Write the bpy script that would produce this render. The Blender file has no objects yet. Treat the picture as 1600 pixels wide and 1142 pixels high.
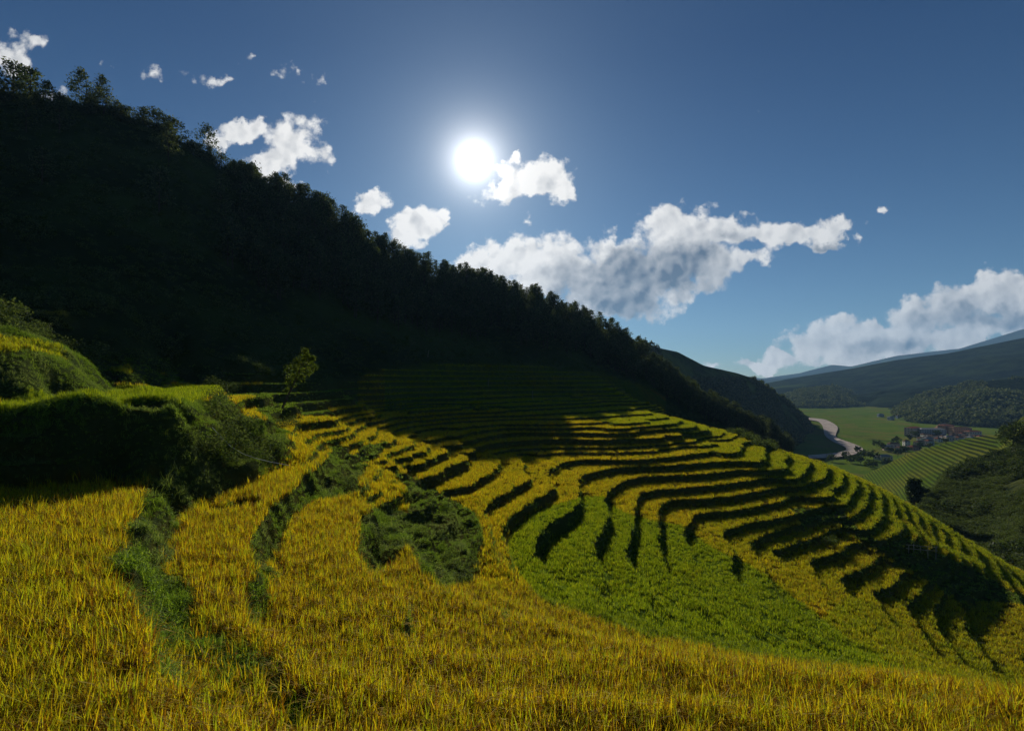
import bpy, math, time
import numpy as np
from mathutils import Vector, Matrix, Euler
T0 = time.time()
sc = bpy.context.scene
RNG = np.random.default_rng(7)
VH = 592.0; F = 800.0          # horizon row and focal length of the photograph, in its pixels
C = sc.collection

# ---------------------------------------------------------------- camera
cam = bpy.data.objects.new('camera', bpy.data.cameras.new('camera')); C.objects.link(cam)
cam.location = (0, 0, 0); cam.rotation_euler = (math.radians(90), 0, 0)
cam.data.sensor_width = 36; cam.data.lens = 18; cam.data.shift_y = (VH-571)/1600
cam.data.clip_start = 0.3; cam.data.clip_end = 60000
sc.camera = cam

# ---------------------------------------------------------------- sun, sky, exposure
SUN_EL = math.radians(23.0); SUN_AZ = math.radians(-4.2)
SUN = Vector((math.sin(SUN_AZ)*math.cos(SUN_EL), math.cos(SUN_AZ)*math.cos(SUN_EL), math.sin(SUN_EL)))
sl = bpy.data.lights.new('sun', 'SUN'); sl.energy = 5.0; sl.angle = math.radians(0.5); sl.color = (1, 0.93, 0.80)
so = bpy.data.objects.new('sun', sl); C.objects.link(so); so.rotation_euler = SUN.to_track_quat('Z', 'Y').to_euler()
sc.view_settings.view_transform = 'Standard'; sc.view_settings.look = 'None'
sc.view_settings.exposure = EXPOSURE = 0.0; sc.view_settings.gamma = 1; sc.view_settings.use_curve_mapping = False
sc.cycles.max_bounces = 5; sc.cycles.diffuse_bounces = 2; sc.cycles.glossy_bounces = 1
sc.cycles.transmission_bounces = 3; sc.cycles.transparent_max_bounces = 6; sc.cycles.volume_bounces = 0
sc.cycles.use_adaptive_sampling = True; sc.cycles.adaptive_threshold = 0.02
sc.cycles.use_denoising = True

world = bpy.data.worlds.new('World'); sc.world = world; world.use_nodes = True
wt = world.node_tree; wn = wt.nodes; wl = wt.links; wn.clear()
class N:
    """tiny helper to wire shader nodes"""
    def __init__(s, t): s.t = t; s.n = t.nodes; s.l = t.links
    def put(s, v, sock):
        if v is None: return
        if isinstance(v, bpy.types.NodeSocket): s.l.new(v, sock)
        else:
            try: sock.default_value = v
            except Exception: sock.default_value = (*v, 1) if len(v) == 3 else v[:3]
    def math(s, op, a, b=None, c=None, clamp=False):
        n = s.n.new('ShaderNodeMath'); n.operation = op; n.use_clamp = clamp
        for v, k in zip((a, b, c), n.inputs): s.put(v, k)
        return n.outputs[0]
    def vec(s, op, a, b=None, c=None):
        n = s.n.new('ShaderNodeVectorMath'); n.operation = op
        for v, k in zip((a, b, c), n.inputs): s.put(v, k)
        return n.outputs['Value' if op in ('LENGTH', 'DOT_PRODUCT', 'DISTANCE') else 'Vector']
    def scale(s, a, k):
        n = s.n.new('ShaderNodeVectorMath'); n.operation = 'SCALE'; s.put(a, n.inputs[0]); s.put(k, n.inputs[3])
        return n.outputs[0]
    def ramp(s, v, a, b, c=0.0, d=1.0, smooth=True):
        n = s.n.new('ShaderNodeMapRange'); n.interpolation_type = 'SMOOTHSTEP' if smooth else 'LINEAR'
        for k, x in zip(('Value', 'From Min', 'From Max', 'To Min', 'To Max'), (v, a, b, c, d)): s.put(x, n.inputs[k])
        return n.outputs['Result']
    def noise(s, vec, scale, detail=4, rough=.55, lac=2.0, dist=0.0, typ=None):
        n = s.n.new('ShaderNodeTexNoise'); s.put(vec, n.inputs['Vector'])
        n.inputs['Scale'].default_value = scale; n.inputs['Detail'].default_value = detail
        n.inputs['Roughness'].default_value = rough; n.inputs['Lacunarity'].default_value = lac; n.inputs['Distortion'].default_value = dist
        return n.outputs['Fac']
    def mix(s, f, a, b, typ='MIX'):
        n = s.n.new('ShaderNodeMix'); n.data_type = 'RGBA'; n.blend_type = typ
        s.put(f, n.inputs[0]); s.put(a, n.inputs[6]); s.put(b, n.inputs[7])
        return n.outputs[2]
w = N(wt)
geo = wn.new('ShaderNodeTexCoord').outputs['Generated']
sep = wn.new('ShaderNodeSeparateXYZ'); wl.new(geo, sep.inputs[0])
ay = w.math('MAXIMUM', w.math('ABSOLUTE', sep.outputs[1]), 0.02)
cx = w.math('DIVIDE', sep.outputs[0], ay); cz = w.math('DIVIDE', sep.outputs[2], ay)
cmb = wn.new('ShaderNodeCombineXYZ'); wl.new(cx, cmb.inputs[0]); wl.new(cz, cmb.inputs[1])
P2 = cmb.outputs[0]
sky = wn.new('ShaderNodeTexSky'); sky.sky_type = 'NISHITA'; sky.sun_disc = False
sky.sun_elevation = SUN_EL; sky.sun_rotation = SUN_AZ; sky.altitude = 1200; sky.air_density = 1.0; sky.dust_density = 0.6; sky.ozone_density = 3.0
SKY_STRENGTH = 0.05
# warp the lookup so the cloud outlines billow
nz = wn.new('ShaderNodeTexNoise'); wl.new(P2, nz.inputs['Vector']); nz.inputs['Scale'].default_value = 16; nz.inputs['Detail'].default_value = 5; nz.inputs['Roughness'].default_value = .62
wv = w.scale(w.vec('SUBTRACT', nz.outputs['Color'], (.5, .5, .5)), 0.085)
PW = w.vec('ADD', P2, wv); P2N = w.vec('ADD', P2, w.scale(wv, .35))
def blobs(lst, vec=None):
    acc = None
    for (u, v, rx, ry, k) in lst:
        c = ((u-800)/F, (VH-v)/F, 0); s = (F/rx/1.12, F/ry/1.12, 0)
        d = w.vec('LENGTH', w.vec('MULTIPLY', w.vec('SUBTRACT', vec or PW, c), s))
        m = w.math('MULTIPLY', w.math('SUBTRACT', 1.0, d), k)
        acc = m if acc is None else w.math('SMOOTH_MAX', acc, m, .25)
    return acc
CL = [(745,405,55,34,1),(800,412,80,42,1),(880,405,70,48,1),(950,400,80,48,1),(1010,420,110,62,1),(1080,405,90,55,1),(930,450,70,46,1),
      (985,470,60,38,1),(960,480,60,36,1),(900,430,80,48,1),(1040,400,80,50,1),(850,425,70,40,1),(1060,355,62,38,1),(1120,365,70,34,1),(1190,360,60,26,.9),(1250,365,55,22,.9),(1310,355,45,18,.8),(1180,395,48,24,.8),(1290,382,28,12,.8),(1060,442,60,30,.7),
      (455,225,58,46,1),(430,250,50,30,.9),(385,205,48,20,.75),(340,228,22,14,.7),(495,240,30,28,.8),(450,290,22,14,.7),(405,190,16,12,.5),
      (575,318,30,21,1.0),(655,355,42,28,1),(630,372,36,18,.9),(685,345,20,18,.7),(840,285,60,42,1),(800,298,46,26,.9),(878,300,28,30,.9),(808,250,14,16,.7),(760,310,24,12,.3),
      (1545,470,80,50,1),(1440,530,90,34,1),(1330,555,90,22,1),(1540,510,90,40,1),(1240,560,60,22,1),(1190,573,50,12,1),(1600,470,70,55,1),(1490,485,65,38,1),(1430,500,60,36,1),(1370,520,60,34,1),(1310,528,60,30,1),(1265,545,55,30,1),(1215,560,50,20,1),(1180,570,40,14,.9),(1480,530,120,26,1),(1380,548,110,22,1),(1660,480,90,80,1),(1600,510,120,30,1),(1280,568,90,14,.8),(1120,574,60,7,.35),(1740,470,90,90,1),
      (10,85,50,42,.55),(50,60,40,14,.45),(25,110,34,20,.55),(105,40,14,20,.3),(380,92,22,12,.45),(430,122,26,14,.28),(462,112,12,10,.3),(355,128,34,10,.3),(510,128,14,16,.22),(235,112,34,9,.18),(340,235,12,12,.5),
      (1190,180,14,16,.12),(1378,331,12,8,.4),(823,340,9,7,.35),(778,348,12,9,.2),(735,378,10,7,.2),(85,150,24,18,.4)]
body = blobs(CL)
core = blobs([(1000,425,160,52,1.2),(900,450,60,36,1),(975,475,70,40,1.2),(1060,430,90,38,1),(1100,400,60,35,.7),(455,225,60,40,.12),(840,290,55,35,.0),(1600,500,220,34,.85),(1400,540,170,20,.5),(1500,470,90,30,.35),(1290,385,26,12,.8),(1140,370,60,20,.45),(1400,505,60,20,.3)])
def puffs(vec, scale):
    v = wn.new('ShaderNodeTexVoronoi'); v.feature = 'SMOOTH_F1'; v.inputs['Smoothness'].default_value = .35; v.inputs['Scale'].default_value = scale
    v.inputs['Detail'].default_value = 1.6; v.inputs['Roughness'].default_value = .55; v.inputs['Lacunarity'].default_value = 2.3; wl.new(vec, v.inputs['Vector'])
    return w.math('SUBTRACT', .78, v.outputs['Distance'])
n1 = w.math('ADD', w.math('MULTIPLY', puffs(P2N, 15), .68), .47); n2 = w.noise(P2, 60, 4, .6)
dens = w.math('ADD', body, w.math('MULTIPLY', w.math('SUBTRACT', n1, .5), 1.1))
dens = w.math('ADD', dens, w.math('MULTIPLY', w.math('SUBTRACT', n2, .5), .55))
alpha = w.ramp(dens, .0, .36)
# relief shading painted into the clouds: the same noise a step nearer the sun
off = w.vec('NORMALIZE', w.vec('SUBTRACT', (math.tan(SUN_AZ), math.tan(SUN_EL)/math.cos(SUN_AZ), 0), P2))
offs = w.scale(off, 0.012)
n1b = w.math('ADD', w.math('MULTIPLY', puffs(w.vec('ADD', P2N, offs), 15), .68), .47)
rel = w.math('MULTIPLY', w.math('SUBTRACT', n1, n1b), 1.3)
thick = w.ramp(dens, .25, 1.3)
corem = w.ramp(w.math('ADD', core, w.math('MULTIPLY', w.math('SUBTRACT', n1, .5), .4)), .0, .65)
br = w.math('SUBTRACT', 0.92, w.math('MULTIPLY', thick, .22))
br = w.math('SUBTRACT', br, w.math('MULTIPLY', corem, .68))  # grey cores stand for the shade inside backlit clouds
br = w.math('ADD', br, rel, clamp=True)
sdist = w.math('ARCCOSINE', w.math('MINIMUM', w.vec('DOT_PRODUCT', geo, SUN), 1.0))     # radians from the sun
near_sun = w.math('EXPONENT', w.math('MULTIPLY', sdist, -3.2))
br = w.math('MULTIPLY', br, w.math('ADD', .78, w.math('MULTIPLY', near_sun, .6)))
ccol = w.mix(br, (.085, .125, .19), (1.0, .98, .95))
elev = w.math('DIVIDE', sep.outputs[2], 1.0)
skyc = w.mix(1.0, sky.outputs[0], w.mix(w.ramp(elev, -.02, .52, smooth=False), (.66,.93,1.05), (.11,.38,.67)), 'MULTIPLY')
SKY_GAIN = 1/SKY_STRENGTH
cl = w.scale(ccol, SKY_GAIN*0.95)
col = w.mix(w.math('MULTIPLY', alpha, .97), skyc, cl)
# the sun's disc and the bright air round it
disc = w.math('MULTIPLY', w.math('EXPONENT', w.math('MULTIPLY', w.math('POWER', w.math('DIVIDE', sdist, math.radians(.7)), 2.0), -1.0)), 6.0)
halo = w.math('MULTIPLY', w.math('EXPONENT', w.math('DIVIDE', sdist, -math.radians(1.25))), 3.4)
halo2 = w.math('ADD', w.math('MULTIPLY', w.math('EXPONENT', w.math('DIVIDE', sdist, -math.radians(11))), .13), w.math('MULTIPLY', w.math('EXPONENT', w.math('DIVIDE', sdist, -math.radians(3.2))), .45))
gl = w.scale((1.0, .97, .92), w.math('MULTIPLY', w.math('ADD', w.math('ADD', disc, halo), halo2), SKY_GAIN))
col = w.vec('ADD', col, gl); plain = w.vec('ADD', skyc, gl)
bg = wn.new('ShaderNodeBackground'); wl.new(col, bg.inputs[0]); bg.inputs[1].default_value = SKY_STRENGTH
bg0 = wn.new('ShaderNodeBackground'); wl.new(plain, bg0.inputs[0]); bg0.inputs[1].default_value = SKY_STRENGTH
inside = w.math('MULTIPLY', w.math('GREATER_THAN', sep.outputs[1], .3), w.math('MULTIPLY', w.math('GREATER_THAN', sep.outputs[2], -.02), w.math('LESS_THAN', w.math('ABSOLUTE', cx), 1.5)))
mx = wn.new('ShaderNodeMixShader'); wl.new(inside, mx.inputs[0]); wl.new(bg0.outputs[0], mx.inputs[1]); wl.new(bg.outputs[0], mx.inputs[2])   # clouds only stand in this quarter of the sky
wo = wn.new('ShaderNodeOutputWorld'); wl.new(mx.outputs[0], wo.inputs[0])
world.cycles.sampling_method = 'MANUAL'; world.cycles.sample_map_resolution = 512
# ---------------------------------------------------------------- terrain field
SP=20.0
# lip levels traced along each terrace edge (level of the rice top, edge points)
LV={
'e1':(-6.6,[(700,630),(800,625),(862,623),(900,620)]),
'e2':(-7.3,[(640,640),(700,636),(800,632),(860,629),(910,627),(940,624)]),
'aN':(-7.3,[(404,880),(392,840),(420,790),(470,745),(515,705)]),
'a':(-8.20,[(545,675),(571,657),(588,645),(635,641),(700,639),(785,638),(884,634),(935,631),(965,629)]),
'e4':(-9.10,[(575,664),(591,651),(636,645),(700,643),(785,643),(800,646),(894,642),(963,638),(995,636)]),
'b':(-9.9,[(562,727),(575,712),(603,690),(611,676),(620,667),(644,662),(691,657),(785,652),(840,651),(887,651),(931,649),(991,645),(1020,643)]),
'b2':(-10.60,[(645,686),(662,676),(690,669),(729,664),(792,660),(850,660),(922,658),(969,655),(1019,652),(1045,650)]),
'X':(-11.30,[(608,731),(622,721),(644,709),(666,701),(657,685),(667,678),(691,673),(729,669),(792,665),(875,666),(922,664),(963,667),(997,664),(1034,661),(1057,658)]),
'Y':(-12.20,[(612,737),(640,720),(680,708),(700,700),(720,692),(760,679),(804,673),(875,673),(950,674),(1029,672),(1055,670),(1083,666)]),
'Z':(-13.30,[(678,737),(706,722),(727,715),(715,703),(738,695),(792,687),(875,683),(950,684),(1006,679),(1057,675),(1080,674),(1103,670)]),
'A':(-14.70,[(687,762),(719,757),(744,744),(770,731),(768,705),(794,699),(875,696),(950,696),(1025,692),(1074,683),(1105,680),(1126,676)]),
'B':(-15.40,[(751,791),(804,757),(831,743),(816,718),(828,711),(875,704),(969,704),(1025,701),(1072,694),(1094,694),(1125,690),(1149,678)]),
'C':(-16.10,[(797,873),(789,850),(781,825),(800,800),(822,781),(850,768),(868,753),(866,728),(884,718),(931,715),(987,715),(1044,711),(1110,703),(1134,706),(1158,700),(1170,687)]),
'D':(-17.20,[(849,881),(835,856),(837,837),(858,812),(890,792),(903,781),(905,768),(907,741),(922,735),(950,729),(978,726),(1044,724),(1106,719),(1151,717),(1175,719),(1192,708),(1194,697)]),
'E':(-18.50,[(940,881),(926,854),(935,831),(950,801),(945,774),(954,759),(969,751),(987,744),(1025,740),(1100,737),(1144,732),(1176,729),(1209,731),(1225,720),(1231,710)]),
'F':(-19.80,[(992,887),(979,865),(977,848),(985,827),(989,802),(995,776),(1006,766),(1034,761),(1100,756),(1162,749),(1209,743),(1240,745),(1258,732),(1264,719)]),
'G':(-21.00,[(1050,892),(1042,880),(1032,856),(1030,822),(1028,808),(1032,785),(1053,777),(1106,775),(1162,768),(1209,759),(1243,755),(1270,758),(1288,742),(1294,728)]),
'H':(-22.30,[(1085,869),(1070,839),(1066,827),(1081,808),(1097,798),(1125,796),(1181,788),(1228,777),(1270,766),(1295,773),(1308,758),(1315,738)]),
'I':(-23.40,[(1150,852),(1136,843),(1124,831),(1144,820),(1181,811),(1219,805),(1256,796),(1294,784),(1312,788),(1326,778),(1336,761),(1337,747)]),
'J':(-24.50,[(1321,804),(1341,795),(1354,774),(1355,755)]),
'K':(-25.55,[(1343,824),(1366,816),(1378,799),(1375,765)]),
'L':(-26.60,[(1369,840),(1397,831),(1411,819),(1399,799),(1392,774)]),
'M':(-27.65,[(1434,832),(1429,821),(1416,808),(1409,785)]),
'N':(-28.70,[(1459,845),(1437,821),(1429,795)]),
'O':(-29.70,[(1480,855),(1457,832),(1448,807)]),
'P':(-30.70,[(1497,861),(1475,842),(1472,821)]),
'Q':(-31.70,[(1519,878),(1501,859),(1491,834)]),
'R':(-32.70,[(1535,883),(1523,853)]),
'S':(-34.20,[(1680,1050),(1640,1000),(1620,960),(1590,925),(1572,904),(1548,868)]),
'J2':(-24.60,[(1181,862),(1170,848),(1185,838),(1209,826),(1235,817)]),
'K2':(-25.80,[(1226,882),(1213,868),(1204,858),(1235,848),(1270,838),(1309,822)]),
'L2_':(-27.00,[(1281,904),(1267,885),(1262,874),(1290,864),(1320,855),(1340,843)]),
'M2_':(-28.20,[(1337,936),(1315,912),(1316,896),(1350,884),(1375,865)]),
'N2':(-29.40,[(1412,992),(1388,962),(1364,922),(1385,913),(1412,890)]),
'O2':(-30.60,[(1446,996),(1430,970),(1414,940),(1425,932),(1446,908)]),
'P2':(-31.80,[(1508,1036),(1480,1000),(1456,962),(1458,945),(1471,926)]),
'Q2':(-33.00,[(1560,1050),(1530,1010),(1503,960),(1500,948),(1504,940)]),
'R2':(-34.20,[(1600,1032),(1575,990),(1562,968),(1570,940)]),
# near fields
'L0':(-5.3,[(252,716),(235,760),(205,800),(180,850),(165,900),(190,960)]),
'L2':(-8.7,[(578,785),(562,820),(555,850),(575,890),(600,930)]),
'L3':(-10.5,[(640,845),(655,875),(700,905)]),
'M1':(2.2,[(-200,540),(0,546),(80,552),(140,562),(156,568)]),
'M2':(1.5,[(164,575),(240,577),(300,580)]),
'U1':(-1.5,[(-200,628),(-100,629),(0,630),(100,632),(175,631),(260,628),(315,618),(330,610)]),
}
# free points: u, v, depth
FP=[
(-300,1142,7.7),(0,1142,7.7),(200,1142,7.7),(400,1142,8.0),(600,1142,8.4),(800,1142,8.6),(1000,1142,8.6),(1300,1142,8.6),(1600,1142,8.6),(1900,1142,8.6),
(0,900,13.8),(100,820,18.5),(0,800,20),(-200,850,16),(-300,760,25),(100,980,10.9),(200,1060,9.0),
(300,790,27.5),(270,840,21.9),(290,920,16.6),(400,1000,13.3),(500,1100,9.8),(300,1010,12.4),(350,870,20),(380,790,28.5),
(540,790,34.8),(455,840,27.9),(440,880,24),(500,950,19.2),(470,920,21),(520,760,40),
(625,835,33.9),(598,870,29.6),(640,900,26.7),(600,800,46),(590,750,55),
(740,885,39),(745,800,57),(700,800,50),(660,760,54.8),(650,810,42),(690,860,38.8),
(780,920,35),(820,945,31),(720,940,28),
(600,1000,17),(700,1000,18),(800,1050,13.5),(600,1100,10),(1200,1080,12.5),(1500,1100,11),(1000,1090,11.5),
(850,960,23),(1000,1000,19),(1200,1025,17),(1400,1045,15),(1600,1068,13.5),(1800,1085,12.5),
(900,930,39),(1000,950,42),(1100,950,46),(1200,1000,42),(1000,1000,31),(1100,1020,27),(1300,1010,43),(1400,1020,44),(1150,1010,33),(1550,1066,40),(1700,1085,40),(900,980,29),
(1300,960,55),(1200,930,57),(1100,900,57),
(-100,700,27),(0,757,25.2),(100,735,27.5),(175,724,29.5),(245,712,33.5),(300,770,30.6),(350,755,33.4),(440,725,40.9),(470,690,55),(500,660,80),
(340,625,47),(380,640,48),(430,650,56),(455,668,58),(400,605,80),(400,628,64),(460,655,66),(520,645,75),
(220,600,50),(280,602,60),(330,600,80),
(-200,480,55),(0,490,60),(100,500,75),(200,500,88),(300,520,95),(370,560,97),(450,580,102),(540,610,110),(600,600,140),(560,560,160),
(-200,380,90),(0,400,100),(200,400,120),(200,300,150),(0,290,130),(400,470,150),(400,380,185),(550,500,180),(550,420,215),(700,545,212),(650,480,235),(850,565,225),(950,590,238),(1000,612,245),(780,480,250),(880,520,265),
(750,613,170),(750,606,178),(750,600,186),(750,591,194),(750,582,201),(750,573,207),
(900,613,178),(900,606,188),(900,600,198),(900,591,210),
(1000,625,190),(980,615,205),(1040,640,185),
]
# plain points: u, depth, z
ZP=[(170,50,-1.1),(172,60,-1.1),(174,72,-1.0),(167,46,-1.1),
(-200,31,-1.1),(0,35.5,-1.1),(80,41,-1.1),(140,53,-1.1),(156,69,-.9),(-200,40,2.3),(0,44,2.4),(80,50,2.4),(120,64,2.4),
(164,67,-1.0),(240,76,-1.0),(300,93,-1.0),(180,75,1.7),(240,84,1.7),(290,104,1.7),(-200,35,-1.2),(60,34,-1.4),(150,34.5,-1.4),(230,37,-1.4),(300,46,-1.4),(330,62,-1.4),(390,74,-1.4),(-300,2,-3.9),(200,2,-3.9),(800,2,-3.9),(1400,2,-3.9),(1900,2,-3.9),(0,4,-4.5),(800,4,-4.6),(1600,4,-4.6),
(-300,150,100),(0,170,92),(150,178,92),(250,186,89),(330,198,83),(430,215,74),(520,235,70),(620,255,58),(740,277,47),(850,290,38),(940,300,26),(1000,305,9),(1050,310,-5),(1120,310,-22),(1200,305,-36),(1270,290,-51),
(-300,200,80),(0,230,72),(250,250,60),(430,275,40),(620,320,28),(740,345,18),(850,355,10),(940,360,-2),(1050,365,-30),(1200,370,-62),
(1100,180,-27),(1100,215,-38),(1100,260,-28),(1180,190,-36),(1180,225,-48),(1180,265,-43),(1250,190,-46),(1250,235,-58),(1270,260,-56),(1330,190,-56),(1330,250,-70),(1400,195,-63),(1400,260,-76),(1500,190,-70),(1572,150,-64),(1700,140,-62),(1900,120,-55),(1900,60,-35),(1750,75,-44),(1900,30,-20),
(1350,350,-84),(1500,300,-80),(1700,220,-74),(1900,200,-70),(1900,330,-80),(1600,340,-84),(1020,205,-17),(1060,190,-21),
]
def points():
    P=[]
    for k,(z,pl) in LV.items():
        q=np.array(pl,float); e=np.vstack([2*q[0]-q[1],q,2*q[-1]-q[-2]])
        for i in range(len(q)-1):
            p0,p1,p2,p3=e[i:i+4]; L=np.hypot(*(p2-p1)); n=max(1,int(round(L/SP)))
            # centripetal-like tangents clipped to the segment length
            m1=(p2-p0)/2; m2=(p3-p1)/2
            for m in (m1,m2):
                l=np.hypot(*m)
                if l>L*.9: m*=L*.9/l
            for j in range(n):
                t=j/n; t2=t*t; t3=t2*t
                c=(2*t3-3*t2+1)*p1+(t3-2*t2+t)*m1+(-2*t3+3*t2)*p2+(t3-t2)*m2
                P.append((c[0],-z*F/(c[1]-VH),z))
        P.append((q[-1][0],-z*F/(q[-1][1]-VH),z))
    for k in 'ZABCDEFGHIJKLMNOPQRS':         # the crest goes on a little above each lip's end, then drops
        z,pl=LV[k]; u,v=pl[-1]; d=-z*F/(v-VH)
        for du,dv,m,dz in ((3,-5,1.07,0),(8,-2,1.22,-1.5),(16,6,1.42,-5)): P.append((u+du,d*m,(VH-v-dv)/F*d*m+dz))
    for u,v,d in FP: P.append((u,d,(VH-v)/F*d))
    for u,d,z in ZP: P.append((u,d,z))
    return np.array(P,float)
def field(U,Y,c=0.018):
    P=points(); a=P[:,0]/F; s=np.log(P[:,1]); z=P[:,2]
    # thin out near-duplicate points
    keep=[]
    for i in range(len(P)):
        if all((a[i]-a[j])**2+(s[i]-s[j])**2>0.0065**2 for j in keep): keep.append(i)
    a,s,z=a[keep],s[keep],z[keep]; n=len(a)
    phi=lambda r2: -np.sqrt(r2+c*c)
    A=np.zeros((n+3,n+3)); A[:n,:n]=phi((a[:,None]-a)**2+(s[:,None]-s)**2)+np.eye(n)*2e-3
    A[:n,n]=1;A[:n,n+1]=a;A[:n,n+2]=s;A[n:,:n]=A[:n,n:].T
    w=np.linalg.solve(A,np.r_[z,0,0,0])
    out=np.empty(U.size); ua=(U/F).ravel(); ys=np.log(Y).ravel()
    for i in range(0,U.size,20000):
        q=ua[i:i+20000]; t=ys[i:i+20000]
        out[i:i+20000]=phi((q[:,None]-a)**2+(t[:,None]-s)**2)@w[:n]+w[n]+w[n+1]*q+w[n+2]*t
    return out.reshape(U.shape)
FAR=np.array(sorted([v[0] for k,v in LV.items() if len(k)==1 or k in('e1','e2','e4','b2')]+[-5.4,-3.8,-2.2,-.5,1.3,3.2,5.3]+[-35.5,-37,-38.5,-40]))
NEAR=np.array(sorted([-1.8,-2.9,-4.2,-5.6,-7.3,-8.9,-10.7,-12.2,-14,-15.8,-17.0,-18.1,-19.2,-20.3,-21.4,-22.5,-24,-26,-28,2.2,.6]))
LOW=np.array(sorted([v[0] for k,v in LV.items() if len(k)==1 and v[0]>-23.5 and v[0]<-5]+[v[0] for k,v in LV.items() if k in('J2','K2','L2_','M2_','N2','O2','P2','Q2','R2')]+[-35.6,-37,-38.5]))
def quant(H,G,levels,w,dig=0.0):
    """flat tread below each lip level, short bank at the lip; G = slope of H"""
    i=np.clip(np.searchsorted(levels,H,side='right')-1,0,len(levels)-2)
    lo=levels[i]; hi=levels[i+1]
    dist=(hi-H)/np.maximum(G,1e-3)
    span=(hi-lo)/np.maximum(G,1e-3)
    ww=np.minimum(w,span)
    t=np.clip(1-dist/ww,0,1)
    lo2=lo-np.minimum(dig,span*.16)*np.exp(-np.maximum(dist-ww,0)/1.6)   # the foot of a bank sits a little below the field's edge
    out=lo2+(hi-lo2)*t
    inside=(H>=levels[0])&(H<levels[-1])
    return np.where(inside,out,H),np.where(inside,t,0)

ZN = {}
def pip(u, v, poly):
    """points in polygon (vectorised)"""
    r = np.zeros(u.shape, bool); p = np.array(poly, float); j = len(p)-1
    for i in range(len(p)):
        c = ((p[i,1] > v) != (p[j,1] > v)) & (u < (p[j,0]-p[i,0])*(v-p[i,1])/(p[j,1]-p[i,1]+1e-9)+p[i,0])
        r ^= c; j = i
    return r
def vnoise(x, y, seed, octaves=3, rough=.5):
    """value noise on a hashed lattice"""
    out = np.zeros(x.shape); amp = 1.0; tot = 0
    for o in range(octaves):
        xi = np.floor(x).astype(np.int64); yi = np.floor(y).astype(np.int64); fx = x-xi; fy = y-yi
        fx = fx*fx*(3-2*fx); fy = fy*fy*(3-2*fy)
        def h(a, b):
            n = (a*374761393+b*668265263+(seed+o)*974634777) & 0xffffffff
            n = ((n ^ (n >> 13))*1274126177) & 0xffffffff
            return ((n ^ (n >> 16)) & 0xffffff)/0xffffff
        v = (h(xi,yi)*(1-fx)+h(xi+1,yi)*fx)*(1-fy)+(h(xi,yi+1)*(1-fx)+h(xi+1,yi+1)*fx)*fy
        out += (v-.5)*2*amp; tot += amp; amp *= rough; x = x*2.03+17.1; y = y*2.03+5.7
    return out/tot
UC = np.arange(-460, 2060.1, 3.6); SC = np.linspace(math.log(1.9), math.log(372), 720)
_a, _b = np.meshgrid(UC, np.exp(SC))
HC = field(_a, _b)
_X = (_a-800)/F*_b
_Hx = np.gradient(HC, UC, axis=1)/(_b/F); _Hy = np.gradient(HC, SC, axis=0)/_b-_Hx*(_a-800)/F
GC = np.hypot(_Hx, _Hy)
def look(A, U, Y):
    fu = np.clip((U-UC[0])/(UC[1]-UC[0]), 0, len(UC)-1.001); fs = np.clip((np.log(Y)-SC[0])/(SC[1]-SC[0]), 0, len(SC)-1.001)
    i = fu.astype(int); j = fs.astype(int); a = fu-i; b = fs-j
    return A[j,i]*(1-a)*(1-b)+A[j,i+1]*a*(1-b)+A[j+1,i]*(1-a)*b+A[j+1,i+1]*a*b
GREEN = [[(797,872),(790,850),(800,820),(850,790),(905,772),(945,772),(975,798),(990,800),(1028,812),(1062,815),(1115,852),(1145,868),(1175,880),(1210,905),(1250,935),(1330,995),(1400,1032),(1430,1045),(1200,1024),(1000,985),(850,935),(810,895)],
         [(0,598),(330,598),(400,598),(420,606),(330,612),(315,622),(0,636)]]
LIME = [[(600,560),(950,560),(1060,640),(1119,665),(1300,720),(1480,815),(1700,960),(1560,900),(1434,833),(1369,842),(1312,789),(1250,762),(1180,732),(1110,703),(1074,680),(1030,664),(960,662),(915,652),(880,650),(790,638),(600,640)],
        [(1200,1020),(1310,945),(1330,925),(1400,960),(1480,1000),(1600,1050),(1600,1070),(1430,1045)]]
BARE = (0,480,560,640)
LEFT_RICE = [[(-400,505),(0,519),(60,527),(140,546),(166,574),(140,568),(80,557),(0,552),(-400,545)],[(160,560),(305,566),(310,584),(165,580)],[(-400,596),(410,596),(412,607),(332,613),(316,626),(0,641),(-400,641)],
        [(355,616),(436,616),(440,638),(400,646),(380,642)],[(428,636),(490,633),(500,662),(470,682),(448,672)],[(490,634),(560,634),(560,665),(500,657)]]
WEED = [[(-400,640),(0,636),(330,622),(350,628),(385,645),(430,655),(452,678),(440,713),(400,737),(350,762),(300,776),(286,766),(252,712),(150,730),(0,757),(-400,770)],[(252,712),(300,770),(268,835),(245,880),(305,905),(300,955),(250,950),(175,905),(175,870),(205,800)],
        
        [(528,686),(560,715),(565,762),(500,775),(455,800),(432,862),(400,890),(388,850),(420,790),(470,745)],
        [(610,733),(645,740),(690,765),(748,800),(748,868),(738,905),(690,912),(655,880),(640,845),(610,880),(575,890),(555,850),(565,800),(590,785),(640,795),(634,760)],
        [(545,722),(560,695),(604,685),(606,696),(575,716),(562,730)],
        [(395,600),(470,610),(520,640),(500,650),(440,640),(430,660),(400,640)],
        [(1235,790),(1312,790),(1345,826),(1372,842),(1420,835),(1440,850),(1520,885),(1600,930),(1700,1000),(1600,940),(1505,938),(1475,920),(1412,880),(1340,838),(1305,812),(1250,815)]]
YELLOW_HI = [(560,640),(700,690),(900,720),(1000,775),(880,780),(780,850),(800,930),(560,800)]
DIGP = [(590,680),(740,700),(860,740),(940,765),(1120,840),(1120,915),(780,905),(735,800),(600,760)]
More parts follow.
